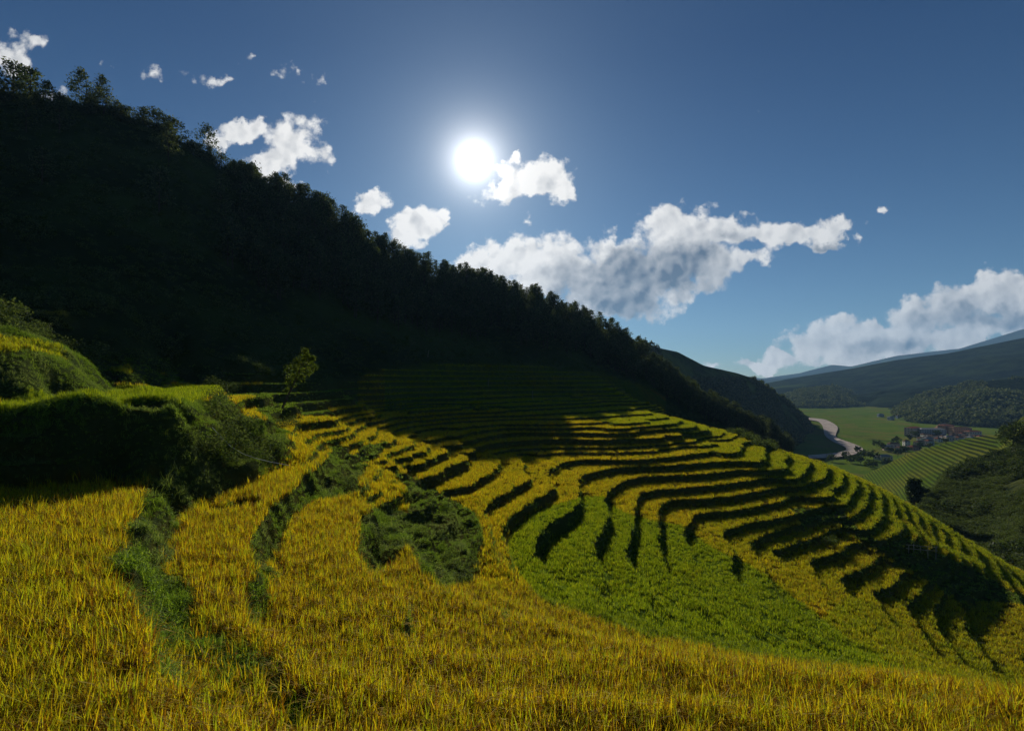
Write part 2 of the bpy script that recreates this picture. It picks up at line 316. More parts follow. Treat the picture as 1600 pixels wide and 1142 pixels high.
LOWP = [(1150,832),(1235,815),(1309,820),(1342,840),(1377,862),(1414,887),(1448,905),(1474,922),(1510,934),(1590,940),(1760,1010),(2060,1100),(2060,1300),(1500,1300),(1150,900)]
def hill_line(u): return np.interp(u, [-460,0,160,310,430,520,600,700,850,950,1000,1050,1110,1200], [500,515,545,562,585,600,575,568,572,585,600,625,660,700])
def terrain(U, Y):
    """ground height, bank fraction, raw slope and hill mask at photo column U, depth Y"""
    H = look(HC, U, Y); G = look(GC, U, Y); X = (U-800)/F*Y
    V = VH-H/Y*F
    hill = np.clip((hill_line(U)-V)/6, 0, 1)*(Y > 56) + np.clip((Y-168)/8, 0, 1)*(U > 1040)*(Y > 168)
    hill = np.clip(hill, 0, 1)
    Hn = H+vnoise(X*.35, Y*.35, 3, 2)*.10
    dg = np.where(pip(U, V, DIGP), .95, .12)
    f, tf = quant(Hn, G, FAR, .5, dg); n, tn = quant(Hn, G, NEAR, .55)
    k = np.clip((Y-44)/4, 0, 1)
    lf, lt = quant(Hn, G, LOW, .5); lo = pip(U, V, LOWP) & (Y < 100); f = np.where(lo, lf, f); tf = np.where(lo, lt, tf)
    Z = n*(1-k)+f*k; T = tn*(1-k)+tf*k
    nq = np.clip((352-U)/10, 0, 1)*np.clip((642-V)/6, 0, 1)*(Y > 22)      # upper left plots: banks as traced, no regular steps
    Z = Z*(1-nq)+H*nq; T = T*(1-nq)+np.clip((G-.35)/.3, 0, 1)*nq
    steep = np.clip((G-.85)/.35, 0, 1)*(Y < 100)*(Y > 5)
    Z = Z*(1-steep)+H*steep; T = np.maximum(T, steep)
    rough = H+vnoise(X*.12, Y*.12, 5, 4)*1.6
    Z = Z*(1-hill)+rough*hill; T = T*(1-hill)+hill
    Z = Z+vnoise(X*1.7, Y*1.7, 9, 2)*.10*np.clip(T, 0, 1)*(1-hill)
    wz = np.zeros(U.shape, bool)
    for p in WEED[1:-1]: wz |= pip(U, V, p)
    Z = Z+vnoise(X*.55, Y*.55, 61, 3)*.55*(wz & (Y > 14) & (Y < 85))
    return Z, T, G, hill
RICE_H = 0.42      # the rice canopy stands this high over the ground sheet
def at(u, d, dz=0.0):
    Z, T, G, h = terrain(np.array([float(u)]), np.array([float(d)]))
    return Vector(((u-800)/F*d, d, float(Z[0])-RICE_H+dz))
def px(u, v, d): return Vector(((u-800)/F*d, d, (VH-v)/F*d))
# ---- zones of the photograph's fields: green paddies, overgrown banks
def zones(U, Y, Z):
    V = VH-Z/Y*F; X = (U-800)/F*Y
    w1 = vnoise(X*.22, Y*.22, 21, 2)*3; 
    g = np.zeros(U.shape)
    for p in LIME: g = np.where(pip(U+w1, V+w1*.5, p), .62, g)
    for p in GREEN: g = np.where(pip(U+w1, V+w1*.5, p), 1.0, g)
    g = np.where((g == 0) & (U > 1090) & (Y > 60), .38, g)
    g = np.where((g == 0) & (Y > 60), .12, g)
    g = np.where((U < 330) & (V < 590) & (Y > 30), .55, g)
    g = g+vnoise(X*.10, Y*.10, 33, 3)*.26+vnoise(X*.9, Y*.9, 35, 2)*.10
    g = g+.28*np.clip((260-U)/260, 0, 1)*(V > 720)
    wd = np.zeros(U.shape, bool)
    for p in WEED: wd |= pip(U+w1, V+w1, p) & (Y < 160)
    left = (U < 560) & (V < 640) & (Y > 20) & ~((U > 440) & (V > 632))
    ok = np.zeros(U.shape, bool)
    for p in LEFT_RICE: ok |= pip(U+w1*.3, V+w1*.2, p)
    wd |= left & ~ok
    return np.clip(g, 0, 1.15), wd

def mesh_obj(name, verts, faces=None, mat=None, parent=None, smooth=False, quads=None):
    me = bpy.data.meshes.new(name)
    if quads is not None:
        q = np.asarray(quads, np.int32); v = np.asarray(verts, np.float32)
        k = q.shape[1]
        me.vertices.add(len(v)); me.vertices.foreach_set('co', v.ravel())
        me.loops.add(q.size); me.loops.foreach_set('vertex_index', q.ravel())
        me.polygons.add(len(q)); me.polygons.foreach_set('loop_start', np.arange(0, q.size, k, dtype=np.int32))
        me.polygons.foreach_set('loop_total', np.full(len(q), k, np.int32))
        me.update(calc_edges=True)
    else: me.from_pydata([tuple(x) for x in verts], [], faces); me.update()
    if smooth: me.polygons.foreach_set('use_smooth', np.ones(len(me.polygons), bool))
    o = bpy.data.objects.new(name, me); C.objects.link(o)
    if mat: me.materials.append(mat)
    if parent: o.parent = parent
    return o
def attr(me, name, data, typ='FLOAT', dom='POINT'):
    a = me.attributes.new(name, typ, dom)
    if typ == 'FLOAT': a.data.foreach_set('value', np.asarray(data, np.float32).ravel())
    elif typ == 'INT': a.data.foreach_set('value', np.asarray(data, np.int32).ravel())
    elif typ == 'FLOAT_COLOR': a.data.foreach_set('color', np.asarray(data, np.float32).ravel())
    else: a.data.foreach_set('vector', np.asarray(data, np.float32).ravel())
def tag(o, label=None, cat=None, group=None, kind=None):
    if label: o['label'] = label
    if cat: o['category'] = cat
    if group: o['group'] = group
    if kind: o['kind'] = kind
    return o
def empty(name, loc, label, cat, group=None):
    o = bpy.data.objects.new(name, None); C.objects.link(o); o.location = loc; o.empty_display_size = .3
    return tag(o, label, cat, group)
def grid_quads(nr, nc):
    i = np.arange(nr*nc).reshape(nr, nc)
    return np.stack([i[:-1,:-1].ravel(), i[:-1,1:].ravel(), i[1:,1:].ravel(), i[1:,:-1].ravel()], 1)

# ---------------------------------------------------------------- materials
def mat(name):
    m = bpy.data.materials.new(name); m.use_nodes = True; m.node_tree.nodes.clear(); return m, N(m.node_tree)
def out(n, shader, vol=None):
    o = n.n.new('ShaderNodeOutputMaterial')
    if shader: n.l.new(shader, o.inputs[0])
    if vol: n.l.new(vol, o.inputs[1])
def A(n, name, typ='GEOMETRY', o='Fac'):
    a = n.n.new('ShaderNodeAttribute'); a.attribute_name = name; a.attribute_type = typ; return a.outputs[o]
def leaf_shader(n, colr, trans=.5, tint=(1.25,1.15,.7), rough=.6, spec=.012):
    d = n.n.new('ShaderNodeBsdfDiffuse'); n.put(colr, d.inputs[0])
    t = n.n.new('ShaderNodeBsdfTranslucent'); n.put(n.mix(1.0, colr, tint, 'MULTIPLY'), t.inputs[0])
    m = n.n.new('ShaderNodeMixShader'); m.inputs[0].default_value = trans; n.l.new(d.outputs[0], m.inputs[1]); n.l.new(t.outputs[0], m.inputs[2])
    g = n.n.new('ShaderNodeBsdfGlossy'); g.inputs[0].default_value = (1,1,.95,1); g.inputs[1].default_value = rough
    m2 = n.n.new('ShaderNodeMixShader'); m2.inputs[0].default_value = spec; n.l.new(m.outputs[0], m2.inputs[1]); n.l.new(g.outputs[0], m2.inputs[2])
    return m2.outputs[0]
def ramp4(n, v, stops):
    r = n.n.new('ShaderNodeValToRGB'); n.put(v, r.inputs[0]); e = r.color_ramp.elements
    while len(e) < len(stops): e.new(.5)
    for k, (p, c) in zip(e, stops): k.position = p; k.color = (*c, 1)
    return r.outputs[0]
# rice: leaf number (rnd) picks straw, gold or green; the field's ripeness (tint) shifts the whole tuft
RICE_M, n = mat('rice')
tt = A(n, 'tint', 'INSTANCER'); rr = A(n, 'rnd')
gold = ramp4(n, rr, [(0,(.14,.05,.012)),(.18,(.34,.17,.014)),(.34,(.62,.44,.016)),(.60,(.72,.64,.02)),(.82,(.32,.39,.02)),(1,(.11,.19,.015))])
grn = ramp4(n, rr, [(0,(.06,.11,.010)),(.35,(.19,.27,.012)),(.75,(.34,.43,.018)),(1,(.48,.48,.03))])
RICE_COL = n.mix(n.ramp(tt, .05, .95), gold, grn)
out(n, leaf_shader(n, RICE_COL, .55, (1.2,1.15,.5)))
WEED_M, n = mat('weed')
tt = A(n, 'tint', 'INSTANCER'); rr = A(n, 'rnd')
wc = n.mix(tt, ramp4(n, rr, [(0,(.06,.11,.012)),(.5,(.15,.26,.025)),(1,(.27,.38,.045))]), ramp4(n, rr, [(0,(.09,.14,.04)),(.6,(.18,.25,.07)),(1,(.32,.36,.16))]))
out(n, leaf_shader(n, wc, .52, (1.15,1.1,.55)))
LEAF_M, n = mat('shrub_leaves')
rr = A(n, 'rnd')
wc = ramp4(n, rr, [(0,(.022,.036,.012)),(.6,(.045,.07,.018)),(1,(.085,.11,.03))])
out(n, leaf_shader(n, wc, .35, (1.1,1.15,.6)))
UND_M, n = mat('undergrowth_leaves')
rr = A(n, 'rnd')
out(n, leaf_shader(n, ramp4(n, rr, [(0,(.035,.055,.018)),(.6,(.08,.11,.03)),(1,(.16,.19,.06))]), .45, (1.1,1.15,.6)))
PINE_M, n = mat('pine_needles')
rr = A(n, 'rnd')
wc = ramp4(n, rr, [(0,(.022,.036,.015)),(.6,(.06,.085,.032)),(1,(.15,.165,.07))])
out(n, leaf_shader(n, wc, .42, (1.1,1.1,.7)))
BARK_M, n = mat('bark')
tc = n.n.new('ShaderNodeTexCoord').outputs['Object']
d = n.n.new('ShaderNodeBsdfDiffuse'); n.put(n.mix(n.noise(tc, 3, 4), (.035,.028,.02), (.12,.095,.07)), d.inputs[0]); out(n, d.outputs[0])
# ground sheet: canopy floor under the rice, earth and weeds on the banks, undergrowth on the hill
GND_M, n = mat('terraced_ground')
tc = n.n.new('ShaderNodeTexCoord').outputs['Object']
g = A(n, 'green'); bk = A(n, 'bank'); hl = A(n, 'hill')
na = n.noise(tc, 2.2, 6, .7); nb = n.noise(tc, .35, 3)
floor = n.mix(n.ramp(g, .05, .95), n.mix(na, (.05,.028,.008), (.22,.15,.012)), n.mix(na, (.025,.045,.006), (.10,.15,.012)))
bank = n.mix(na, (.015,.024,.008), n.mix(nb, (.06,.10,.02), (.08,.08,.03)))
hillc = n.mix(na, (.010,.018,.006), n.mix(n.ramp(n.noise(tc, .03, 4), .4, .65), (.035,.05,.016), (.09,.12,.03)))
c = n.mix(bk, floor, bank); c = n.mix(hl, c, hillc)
d = n.n.new('ShaderNodeBsdfDiffuse'); n.put(c, d.inputs[0])
bp = n.n.new('ShaderNodeBump'); bp.inputs['Strength'].default_value = .9; bp.inputs['Distance'].default_value = .25; n.put(na, bp.inputs['Height']); n.l.new(bp.outputs[0], d.inputs['Normal'])
out(n, d.outputs[0])

# ---------------------------------------------------------------- the near terrain sheet
U = np.arange(-440, 2045, 2.7)
Yr = np.r_[np.arange(2.2, 10, .14), np.arange(10, 40, .17), np.arange(40, 165, .27), np.arange(165, 367, .9)]
UU, YY = np.meshgrid(U, Yr)
Z, T, G, HL = terrain(UU, YY)
GR, WD = zones(UU, YY, Z)
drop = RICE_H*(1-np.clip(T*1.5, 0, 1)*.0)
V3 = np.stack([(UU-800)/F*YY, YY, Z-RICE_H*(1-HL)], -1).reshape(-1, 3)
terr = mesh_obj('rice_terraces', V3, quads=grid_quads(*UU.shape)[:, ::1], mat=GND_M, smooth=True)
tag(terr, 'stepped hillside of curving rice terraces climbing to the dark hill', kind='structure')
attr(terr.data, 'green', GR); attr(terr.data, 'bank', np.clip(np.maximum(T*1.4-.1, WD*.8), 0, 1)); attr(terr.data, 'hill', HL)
print('terrain', len(V3), time.time()-T0)

# ---------------------------------------------------------------- plants to scatter
SRC = bpy.data.collections.new('scatter_sources')
def src(name, v, f, rnd, m):
    me = bpy.data.meshes.new(name); me.from_pydata([tuple(map(float, p)) for p in v], [], f); me.update()
    attr(me, 'rnd', rnd); me.materials.append(m); return me
def blade(v, f, r, base, ang, lean, L, wd, rv, seg=3, droop=1.0):
    """one tapering, bending leaf"""
    i0 = len(v); dx, dy = math.cos(ang), math.sin(ang); px_, py_ = -dy, dx
    for k in range(seg+1):
        t = k/seg; a = lean*(t+droop*t*t*.6)
        x = base[0]+dx*L*t*math.sin(a); y = base[1]+dy*L*t*math.sin(a); z = base[2]+L*t*math.cos(a*.9)
        ww = wd*(.55+.45*math.sin(math.pi*min(1, t*1.2+.15)))*(1-t**3)
        if k == seg: v.append((x, y, z)); r.append(rv)
        else:
            v.append((x-px_*ww/2, y-py_*ww/2, z)); v.append((x+px_*ww/2, y+py_*ww/2, z)); r += [rv, rv]
    for k in range(seg-1): a = i0+2*k; f.append((a, a+1, a+3, a+2))
    f.append((i0+2*seg-2, i0+2*seg-1, i0+2*seg))
def tuft(name, nb, rad, L, wd, seg, m, seed, lean=(.1,.6), droop=1.0, heads=0):
    rg = np.random.default_rng(seed); v, f, r = [], [], []
    for k in range(nb):
        a = rg.uniform(0, 6.283); q = rad*math.sqrt(rg.uniform()); b = rg.uniform(0, 6.283)
        l = L*rg.uniform(.6, 1.15)
        blade(v, f, r, (q*math.cos(b), q*math.sin(b), -.03), a, rg.uniform(*lean), l, wd*rg.uniform(.7, 1.3), rg.uniform(), seg, droop)
    for k in range(heads):      # drooping ears of grain
        a = rg.uniform(0, 6.283); q = rad*math.sqrt(rg.uniform()); b = rg.uniform(0, 6.283)
        blade(v, f, r, (q*math.cos(b), q*math.sin(b), .05), a, rg.uniform(.5, .9), L*rg.uniform(.8, 1.05), wd*1.1, rg.uniform(.05, .42), 4, 2.3)
    return src(name, v, f, r, m)
def link_src(cname, meshes):
    c = bpy.data.collections.new(cname)
    for me in meshes: c.objects.link(bpy.data.objects.new(me.name, me))
    return c
def leafball(name, nl, rx, ry, rz, size, m, seed, up=0.0, shell=.55):
    rg = np.random.default_rng(seed); v, f, r = [], [], []
    for k in range(nl):
        d = rg.normal(size=3); d /= np.linalg.norm(d); q = shell+(1-shell)*rg.uniform()
        q *= 1+.22*math.sin(5*d[0]+seed)*math.cos(4*d[1]+seed*2)
        c = np.array([d[0]*rx*q, d[1]*ry*q, d[2]*rz*q+rz*.8])
        a = rg.normal(size=3); a /= np.linalg.norm(a); b = np.cross(a, d+rg.normal(size=3)*.5); b /= np.linalg.norm(b)+1e-9
        s = size*rg.uniform(.6, 1.4); i = len(v)
        v += [c-a*s-b*s*.15, c+b*s*.45, c+a*s+b*s*.1, c-b*s*.45]; f.append((i, i+1, i+2, i+3)); r += [rg.uniform()]*4
    return src(name, v, f, r, m)
def scatter(name, coll, pts, rot, scl, tint, label, zscl=None):
    me = bpy.data.meshes.new(name); me.vertices.add(len(pts)); me.vertices.foreach_set('co', np.asarray(pts, np.float32).ravel()); me.update()
    attr(me, 'rot', rot, 'FLOAT_VECTOR'); attr(me, 'tint', tint)
    s = np.asarray(scl, np.float32); s3 = np.stack([s, s, s if zscl is None else zscl], 1); attr(me, 'scl', s3, 'FLOAT_VECTOR')
    o = bpy.data.objects.new(name, me); C.objects.link(o)
    ng = bpy.data.node_groups.new(name, 'GeometryNodeTree')
    ng.interface.new_socket('Geometry', in_out='INPUT', socket_type='NodeSocketGeometry'); ng.interface.new_socket('Geometry', in_out='OUTPUT', socket_type='NodeSocketGeometry')
    gi = ng.nodes.new('NodeGroupInput'); go = ng.nodes.new('NodeGroupOutput')
    iop = ng.nodes.new('GeometryNodeInstanceOnPoints'); ci = ng.nodes.new('GeometryNodeCollectionInfo')
    ci.inputs['Collection'].default_value = coll; ci.inputs['Separate Children'].default_value = True; ci.inputs['Reset Children'].default_value = True
    iop.inputs['Pick Instance'].default_value = True
    def na(nm, t):
        a = ng.nodes.new('GeometryNodeInputNamedAttribute'); a.data_type = t; a.inputs['Name'].default_value = nm; return a.outputs['Attribute']
    ng.links.new(gi.outputs[0], iop.inputs['Points']); ng.links.new(ci.outputs[0], iop.inputs['Instance'])
    e = ng.nodes.new('FunctionNodeEulerToRotation'); ng.links.new(na('rot', 'FLOAT_VECTOR'), e.inputs[0]); ng.links.new(e.outputs[0], iop.inputs['Rotation'])
    ng.links.new(na('scl', 'FLOAT_VECTOR'), iop.inputs['Scale']); ng.links.new(iop.outputs[0], go.inputs[0])
    md = o.modifiers.new('plants', 'NODES'); md.node_group = ng
    return tag(o, label, kind='stuff')
def sample(n, y0, y1, dens, u0=-330, u1=1930):
    """random plan positions, density dens(y) per square metre, in the camera's wedge"""
    ys = np.linspace(y0, y1, 400); m = dens(ys)*ys*(u1-u0)/F; cdf = np.r_[0, np.cumsum((m[1:]+m[:-1])/2*np.diff(ys))]
    N_ = int(cdf[-1]*n); y = np.interp(RNG.uniform(0, cdf[-1], N_), cdf, ys); return RNG.uniform(u0, u1, N_), y
def place(u, y): return (u-800)/F*y
RT = link_src('rice_near_src', [tuft('rice_tuft_%s' % 'abcdef'[i], 11, .16, .64, .031, 3, RICE_M, 50+i, (.03,.6), .55, 3) for i in range(6)])
RM = link_src('rice_mid_src', [tuft('rice_clump_%s' % 'abcd'[i], 22, .34, .50, .045, 2, RICE_M, 70+i, (.05,.5), .6) for i in range(4)])
Q = 1.0
for nm, coll, y0, y1, df, lab in (('rice_near', RT, 3.0, 40, lambda y: 46*np.minimum(1, (9/y)**.75), 'ripe golden rice leaves filling the nearest fields'),
                                  ('rice_far', RM, 38, 235, lambda y: 6.5*np.minimum(1, (60/y)**.9), 'ripe and green rice standing on the terrace treads')):
    u, y = sample(Q, y0, y1, df)
    z, t, g, h = terrain(u, y); gr, wd = zones(u, y, z)
    thin = pip(u, VH-z/y*F, [(175,905),(300,955),(400,1000),(470,1060),(540,1142),(430,1142),(350,1070),(250,1010)]) & (RNG.uniform(size=len(u)) < .72)
    keep = ~thin & (t < .35) & (h < .1) & ~wd & (np.abs(u-800) < 1130) & ((y < 165) | (u < 1130))
    # only the first ridge line's valley side holds no paddies
    u, y, z, gr = u[keep], y[keep], z[keep], gr[keep]; k = len(u)
    X = place(u, y)
    lean = vnoise(X*.6, y*.6, 77, 2)
    rot = np.stack([RNG.normal(0, .14, k)+lean*.2, RNG.normal(0, .14, k)+lean*.15, RNG.uniform(0, 6.283, k)], 1)
    sc_ = RNG.uniform(.8, 1.2, k)*(1+vnoise(X*.5, y*.5, 78, 2)*.15)*np.where(gr > .85, .85, 1)
    scatter(nm, coll, np.stack([X, y, z-RICE_H-.04], 1), rot, sc_, np.clip(gr+RNG.normal(0, .1, k), 0, 1), lab)
    print(nm, k, time.time()-T0)
# weeds and long grass on the banks
WT = link_src('weed_src', [tuft('grass_tuft_%s' % 'abc'[i], 22, .18, .48, .015, 2, WEED_M, 90+i, (.1,1.1), .9) for i in range(3)]+[leafball('herb_%s' % 'abc'[i], 55, .20, .20, .13, .035, WEED_M, 95+i, shell=.3) for i in range(3)])
u, y = sample(1.0, 5, 60, lambda y: 34*np.minimum(1, (14/y)**1.0)); z, t, g, h = terrain(u, y); gr, wd = zones(u, y, z)
keep = ((t > .12) | wd | pip(u, VH-z/y*F, [(165,895),(310,945),(400,990),(480,1060),(560,1142),(410,1142),(340,1080),(240,1010)])) & (h < .1); u, y, z = u[keep], y[keep], z[keep]; k = len(u); X = place(u, y)
tn = np.clip(.30+vnoise(X*.5, y*.5, 41, 3)*1.3, 0, 1)
scatter('bank_weeds', WT, np.stack([X, y, z-RICE_H-.03], 1), np.stack([RNG.normal(0,.3,k), RNG.normal(0,.3,k), RNG.uniform(0,6.28,k)], 1), RNG.uniform(.6,1.3,k)*(1+vnoise(X*.7, y*.7, 43, 2)*.7), tn, 'long grass and pale weeds on the overgrown banks')
print('weeds', k)
WF = link_src('bank_grass_src', [tuft('bank_grass_%s' % 'abc'[i], 16, .4, .42, .07, 2, WEED_M, 190+i, (.1,1.0), .9) for i in range(3)])
u, y = sample(1.0, 58, 165, lambda y: 3.2*np.minimum(1, (80/y))); z, t, g, h = terrain(u, y); gr, wd = zones(u, y, z)
keep = ((t > .15) | wd) & (h < .1) ; u, y, z = u[keep], y[keep], z[keep]; k = len(u)
scatter('terrace_bank_grass', WF, np.stack([place(u,y), y, z-RICE_H-.05], 1), np.stack([RNG.normal(0,.3,k), RNG.normal(0,.3,k), RNG.uniform(0,6.28,k)], 1), RNG.uniform(.5,1.1,k), np.full(k,.1), 'short grass on the risers between the terraces')
print('bank grass', k)
# ---------------------------------------------------------------- valley floor, river, far hills
VZ = -86.0
def simple_mat(name, c1, c2, scale, detail=5, c3=None, sc3=.01, th=(.45,.6), bump=0, rough=None):
    m, n = mat(name); tc = n.n.new('ShaderNodeTexCoord').outputs['Object']
    f = n.noise(tc, scale, detail, .62); c = n.mix(n.ramp(f, .35, .65), c1, c2)
    if c3: c = n.mix(n.ramp(n.noise(tc, sc3, 3), *th), c, c3)
    d = n.n.new('ShaderNodeBsdfDiffuse'); n.put(c, d.inputs[0])
    if bump:
        b = n.n.new('ShaderNodeBump'); b.inputs['Strength'].default_value = 1; b.inputs['Distance'].default_value = bump; n.put(f, b.inputs['Height']); n.l.new(b.outputs[0], d.inputs['Normal'])
    out(n, d.outputs[0]); return m
VAL_M, n = mat('valley_fields')
tc = n.n.new('ShaderNodeTexCoord').outputs['Object']
vo = n.n.new('ShaderNodeTexVoronoi'); vo.inputs['Scale'].default_value = .035; n.put(n.vec('ADD', tc, n.scale(n.noise(tc, .01, 2), 40.0)), vo.inputs['Vector'])
sp = n.n.new('ShaderNodeSeparateColor'); n.l.new(vo.outputs['Color'], sp.inputs[0])
c = n.mix(sp.outputs[0], (.10,.17,.025), (.17,.21,.03)); c = n.mix(n.ramp(sp.outputs[1], .6, .9), c, (.20,.17,.05))
c = n.mix(n.ramp(n.noise(tc, .012, 6, .7), .56, .66), c, (.045,.055,.02)); c = n.mix(n.noise(tc, .3, 3), c, (.05,.09,.015))
d = n.n.new('ShaderNodeBsdfDiffuse'); n.put(c, d.inputs[0]); out(n, d.outputs[0])
uu, yy = np.meshgrid(np.arange(-600, 2300, 12.), np.r_[np.geomspace(250, 2000, 120), np.geomspace(2050, 12000, 30)])
zz = VZ+vnoise((uu-800)/F*yy*.012, yy*.012, 11, 3)*1.2*(yy < 3000)
o = mesh_obj('valley_floor', np.stack([(uu-800)/F*yy, yy, zz-1.0], -1).reshape(-1,3), quads=grid_quads(*uu.shape), mat=VAL_M, smooth=True)
tag(o, 'green patchwork of paddies on the valley floor', kind='structure')
RL = [(1205,653.5),(1245,654),(1277,657),(1284,662),(1287,672),(1289,682),(1302,690),(1318,697),(1324,701),(1318,705),(1304,707.5),(1282,709.5),(1262,711)]
RR = [(1205,651.3),(1250,651.5),(1288,654.5),(1299,659),(1311,668),(1306,677),(1305,683),(1325,690),(1345,697),(1350,703),(1336,710),(1310,714),(1264,716)]
def chaikin(p):
    q = [p[0]]
    for a, b in zip(p[:-1], p[1:]): q += [(a[0]*.75+b[0]*.25, a[1]*.75+b[1]*.25), (a[0]*.25+b[0]*.75, a[1]*.25+b[1]*.75)]
    return q+[p[-1]]
RL = chaikin(chaikin(RL)); RR = chaikin(chaikin(RR))
def onz(u, v, z): d = -z*F/(v-VH); return ((u-800)/F*d, d, z)
rv = []
for k in range(len(RL)-1):
    for j in range(4):
        t = j/4; L = [RL[k][i]*(1-t)+RL[k+1][i]*t for i in (0,1)]; R = [RR[k][i]*(1-t)+RR[k+1][i]*t for i in (0,1)]
        wob = math.sin(k*.9+j*.2)*.3
        rv.append([onz(L[0]*(1-s)+R[0]*s+(wob if s in (0,1) else 0), L[1]*(1-s)+R[1]*s, VZ+.9) for s in np.linspace(0,1,7)])
RIV_M, n = mat('river_water'); tc = n.n.new('ShaderNodeTexCoord').outputs['Object']
pb = n.n.new('ShaderNodeBsdfPrincipled'); n.put(n.mix(n.ramp(n.noise(tc, .12, 5, .7), .4, .62), (.25,.20,.17), (.46,.37,.31)), pb.inputs['Base Color']); pb.inputs['Roughness'].default_value = .75; pb.inputs['Specular IOR Level'].default_value = .15
bb = n.n.new('ShaderNodeBump'); bb.inputs['Strength'].default_value = .6; bb.inputs['Distance'].default_value = .5; n.put(n.noise(tc, .5, 4), bb.inputs['Height']); n.l.new(bb.outputs[0], pb.inputs['Normal'])
out(n, pb.outputs[0])
o = mesh_obj('river', np.array(rv).reshape(-1,3), quads=grid_quads(len(rv), 7), mat=RIV_M, smooth=True); tag(o, 'pale muddy river winding through the valley', kind='structure')

SCR_M = simple_mat('scrub_ground', (.016,.024,.010), (.06,.07,.022), .25, 8, (.10,.085,.045), .02, (.5,.7), 1.0)
FOR_M = simple_mat('forest_ground', (.006,.011,.006), (.022,.034,.012), .06, 8, (.05,.075,.018), .004, (.56,.66), 6.0)
GRN_M = simple_mat('rough_green_hill', (.018,.030,.012), (.06,.085,.025), .05, 8, (.11,.13,.03), .006, (.5,.62), 5.0)
FAR_M = simple_mat('far_mountain_woods', (.006,.011,.008), (.022,.034,.014), .012, 8, (.05,.075,.02), .0012, (.55,.66), 25.0)
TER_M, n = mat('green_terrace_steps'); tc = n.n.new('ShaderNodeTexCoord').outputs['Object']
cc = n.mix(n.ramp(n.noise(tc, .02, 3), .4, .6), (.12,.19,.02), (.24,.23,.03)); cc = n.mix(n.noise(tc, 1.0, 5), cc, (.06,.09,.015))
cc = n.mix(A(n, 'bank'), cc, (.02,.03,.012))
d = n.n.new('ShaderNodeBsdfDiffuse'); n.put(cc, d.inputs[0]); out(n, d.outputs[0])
HILLS = {}
def ridge(name, label, crest, front, sf, back, sb, amp, ns, m, step=None, ustep=2.0, seed=1, nrow=90, curve=1.0, kind='structure', full=0):
    cr = np.array(crest, float); us = np.arange(cr[0,0], cr[-1,0]+.1, ustep)
    vc = np.interp(us, cr[:,0], cr[:,1]); dc = np.interp(us, cr[:,0], cr[:,2])
    k = np.exp(-np.linspace(-2,2,9)**2); k /= k.sum(); vc = np.convolve(np.pad(vc, 4, 'edge'), k, 'valid'); dc = np.convolve(np.pad(dc, 4, 'edge'), k, 'valid')
    t = np.r_[-np.linspace(1, 0, nrow)**curve, np.linspace(0, 1, nrow//3)[1:]]
    Ug = us[None]+t[:,None]*0; D = dc[None]+np.where(t[:,None] < 0, t[:,None]*front, t[:,None]*back)
    X = (Ug-800)/F*D
    zc = (VH-vc)/F*dc
    s = np.abs(np.where(t < 0, t*front, t*back))[:,None]
    rnd = np.minimum(s, 1/(ns*2.5))*.0
    z = zc[None]-np.where(t[:,None] < 0, s*sf, s*sb)
    if full: z = zc[None]+(np.minimum(VZ-6, zc)-zc)[None]*np.abs(t[:,None])**full
    z = z+vnoise(X*ns, D*ns, seed, 5, .55)*amp*np.clip(s*ns*1.2+.12, 0, 1)
    bank = np.zeros(z.shape)
    if step:
        zq = np.floor(z/step)*step; fr = (z-zq)/step; bank = np.clip((fr-.66)/.1, 0, 1)*(t[:,None] < .1); z = np.where(t[:,None] < .1, zq+step*np.clip((fr-.72)/.28, 0, 1), z)
    z = np.maximum(z, VZ-8)
    o = mesh_obj(name, np.stack([X, D, z], -1).reshape(-1,3), quads=grid_quads(*z.shape), mat=m, smooth=not step)
    attr(o.data, 'bank', bank)
    HILLS[name] = (us, D, z); return tag(o, label, kind=kind)
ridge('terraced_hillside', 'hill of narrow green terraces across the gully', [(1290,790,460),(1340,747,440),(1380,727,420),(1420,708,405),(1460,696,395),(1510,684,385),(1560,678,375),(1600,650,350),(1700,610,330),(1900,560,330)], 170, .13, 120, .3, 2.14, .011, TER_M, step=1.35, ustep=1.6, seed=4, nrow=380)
ridge('scrub_hillside', 'scrubby brown green slope rising on the right', [(1385,900,150),(1410,830,165),(1440,785,190),(1475,745,215),(1510,728,228),(1545,715,235),(1600,690,240),(1700,640,250),(1900,560,260)], 118, .15, 90, .35, 3.0, .05, SCR_M, ustep=3, seed=6, nrow=160)
ridge('forested_hill', 'dark wooded hill falling to the river', [(900,500,640),(960,520,680),(1015,540,700),(1060,550,730),(1100,571,760),(1150,582,800),(1184,593,830),(1206,611,850),(1232,628,900),(1252,648,960),(1266,662,990),(1280,680,1010)], 260, .42, 300, .3, 16, .006, GRN_M, seed=12, full=.9)
ridge('wooded_knoll', 'rounded wooded knoll in the middle of the valley', [(1200,640,1900),(1225,618,1900),(1262,607,1900),(1300,604,1900),(1330,612,1950),(1350,628,2000),(1385,640,2050)], 400, .3, 500, .3, 14, .004, FOR_M, seed=14, full=.9)
ridge('shaded_hill', 'dark wooded hill on the right of the valley', [(1375,652,1350),(1400,640,1350),(1430,621,1350),(1480,606,1350),(1530,596,1300),(1600,589,1300),(1700,575,1300),(1900,560,1300)], 420, .33, 500, .3, 22, .004, FOR_M, seed=16, full=.8)
ridge('long_mountain', 'long dark mountain beyond the valley', [(1000,615,2900),(1130,602,2900),(1200,598,2900),(1240,590,2900),(1330,575,2800),(1400,562,2700),(1480,552,2600),(1600,528,2500),(1750,500,2500),(2100,470,2500)], 1250, .22, 900, .3, 60, .002, FAR_M, seed=18, full=.8)
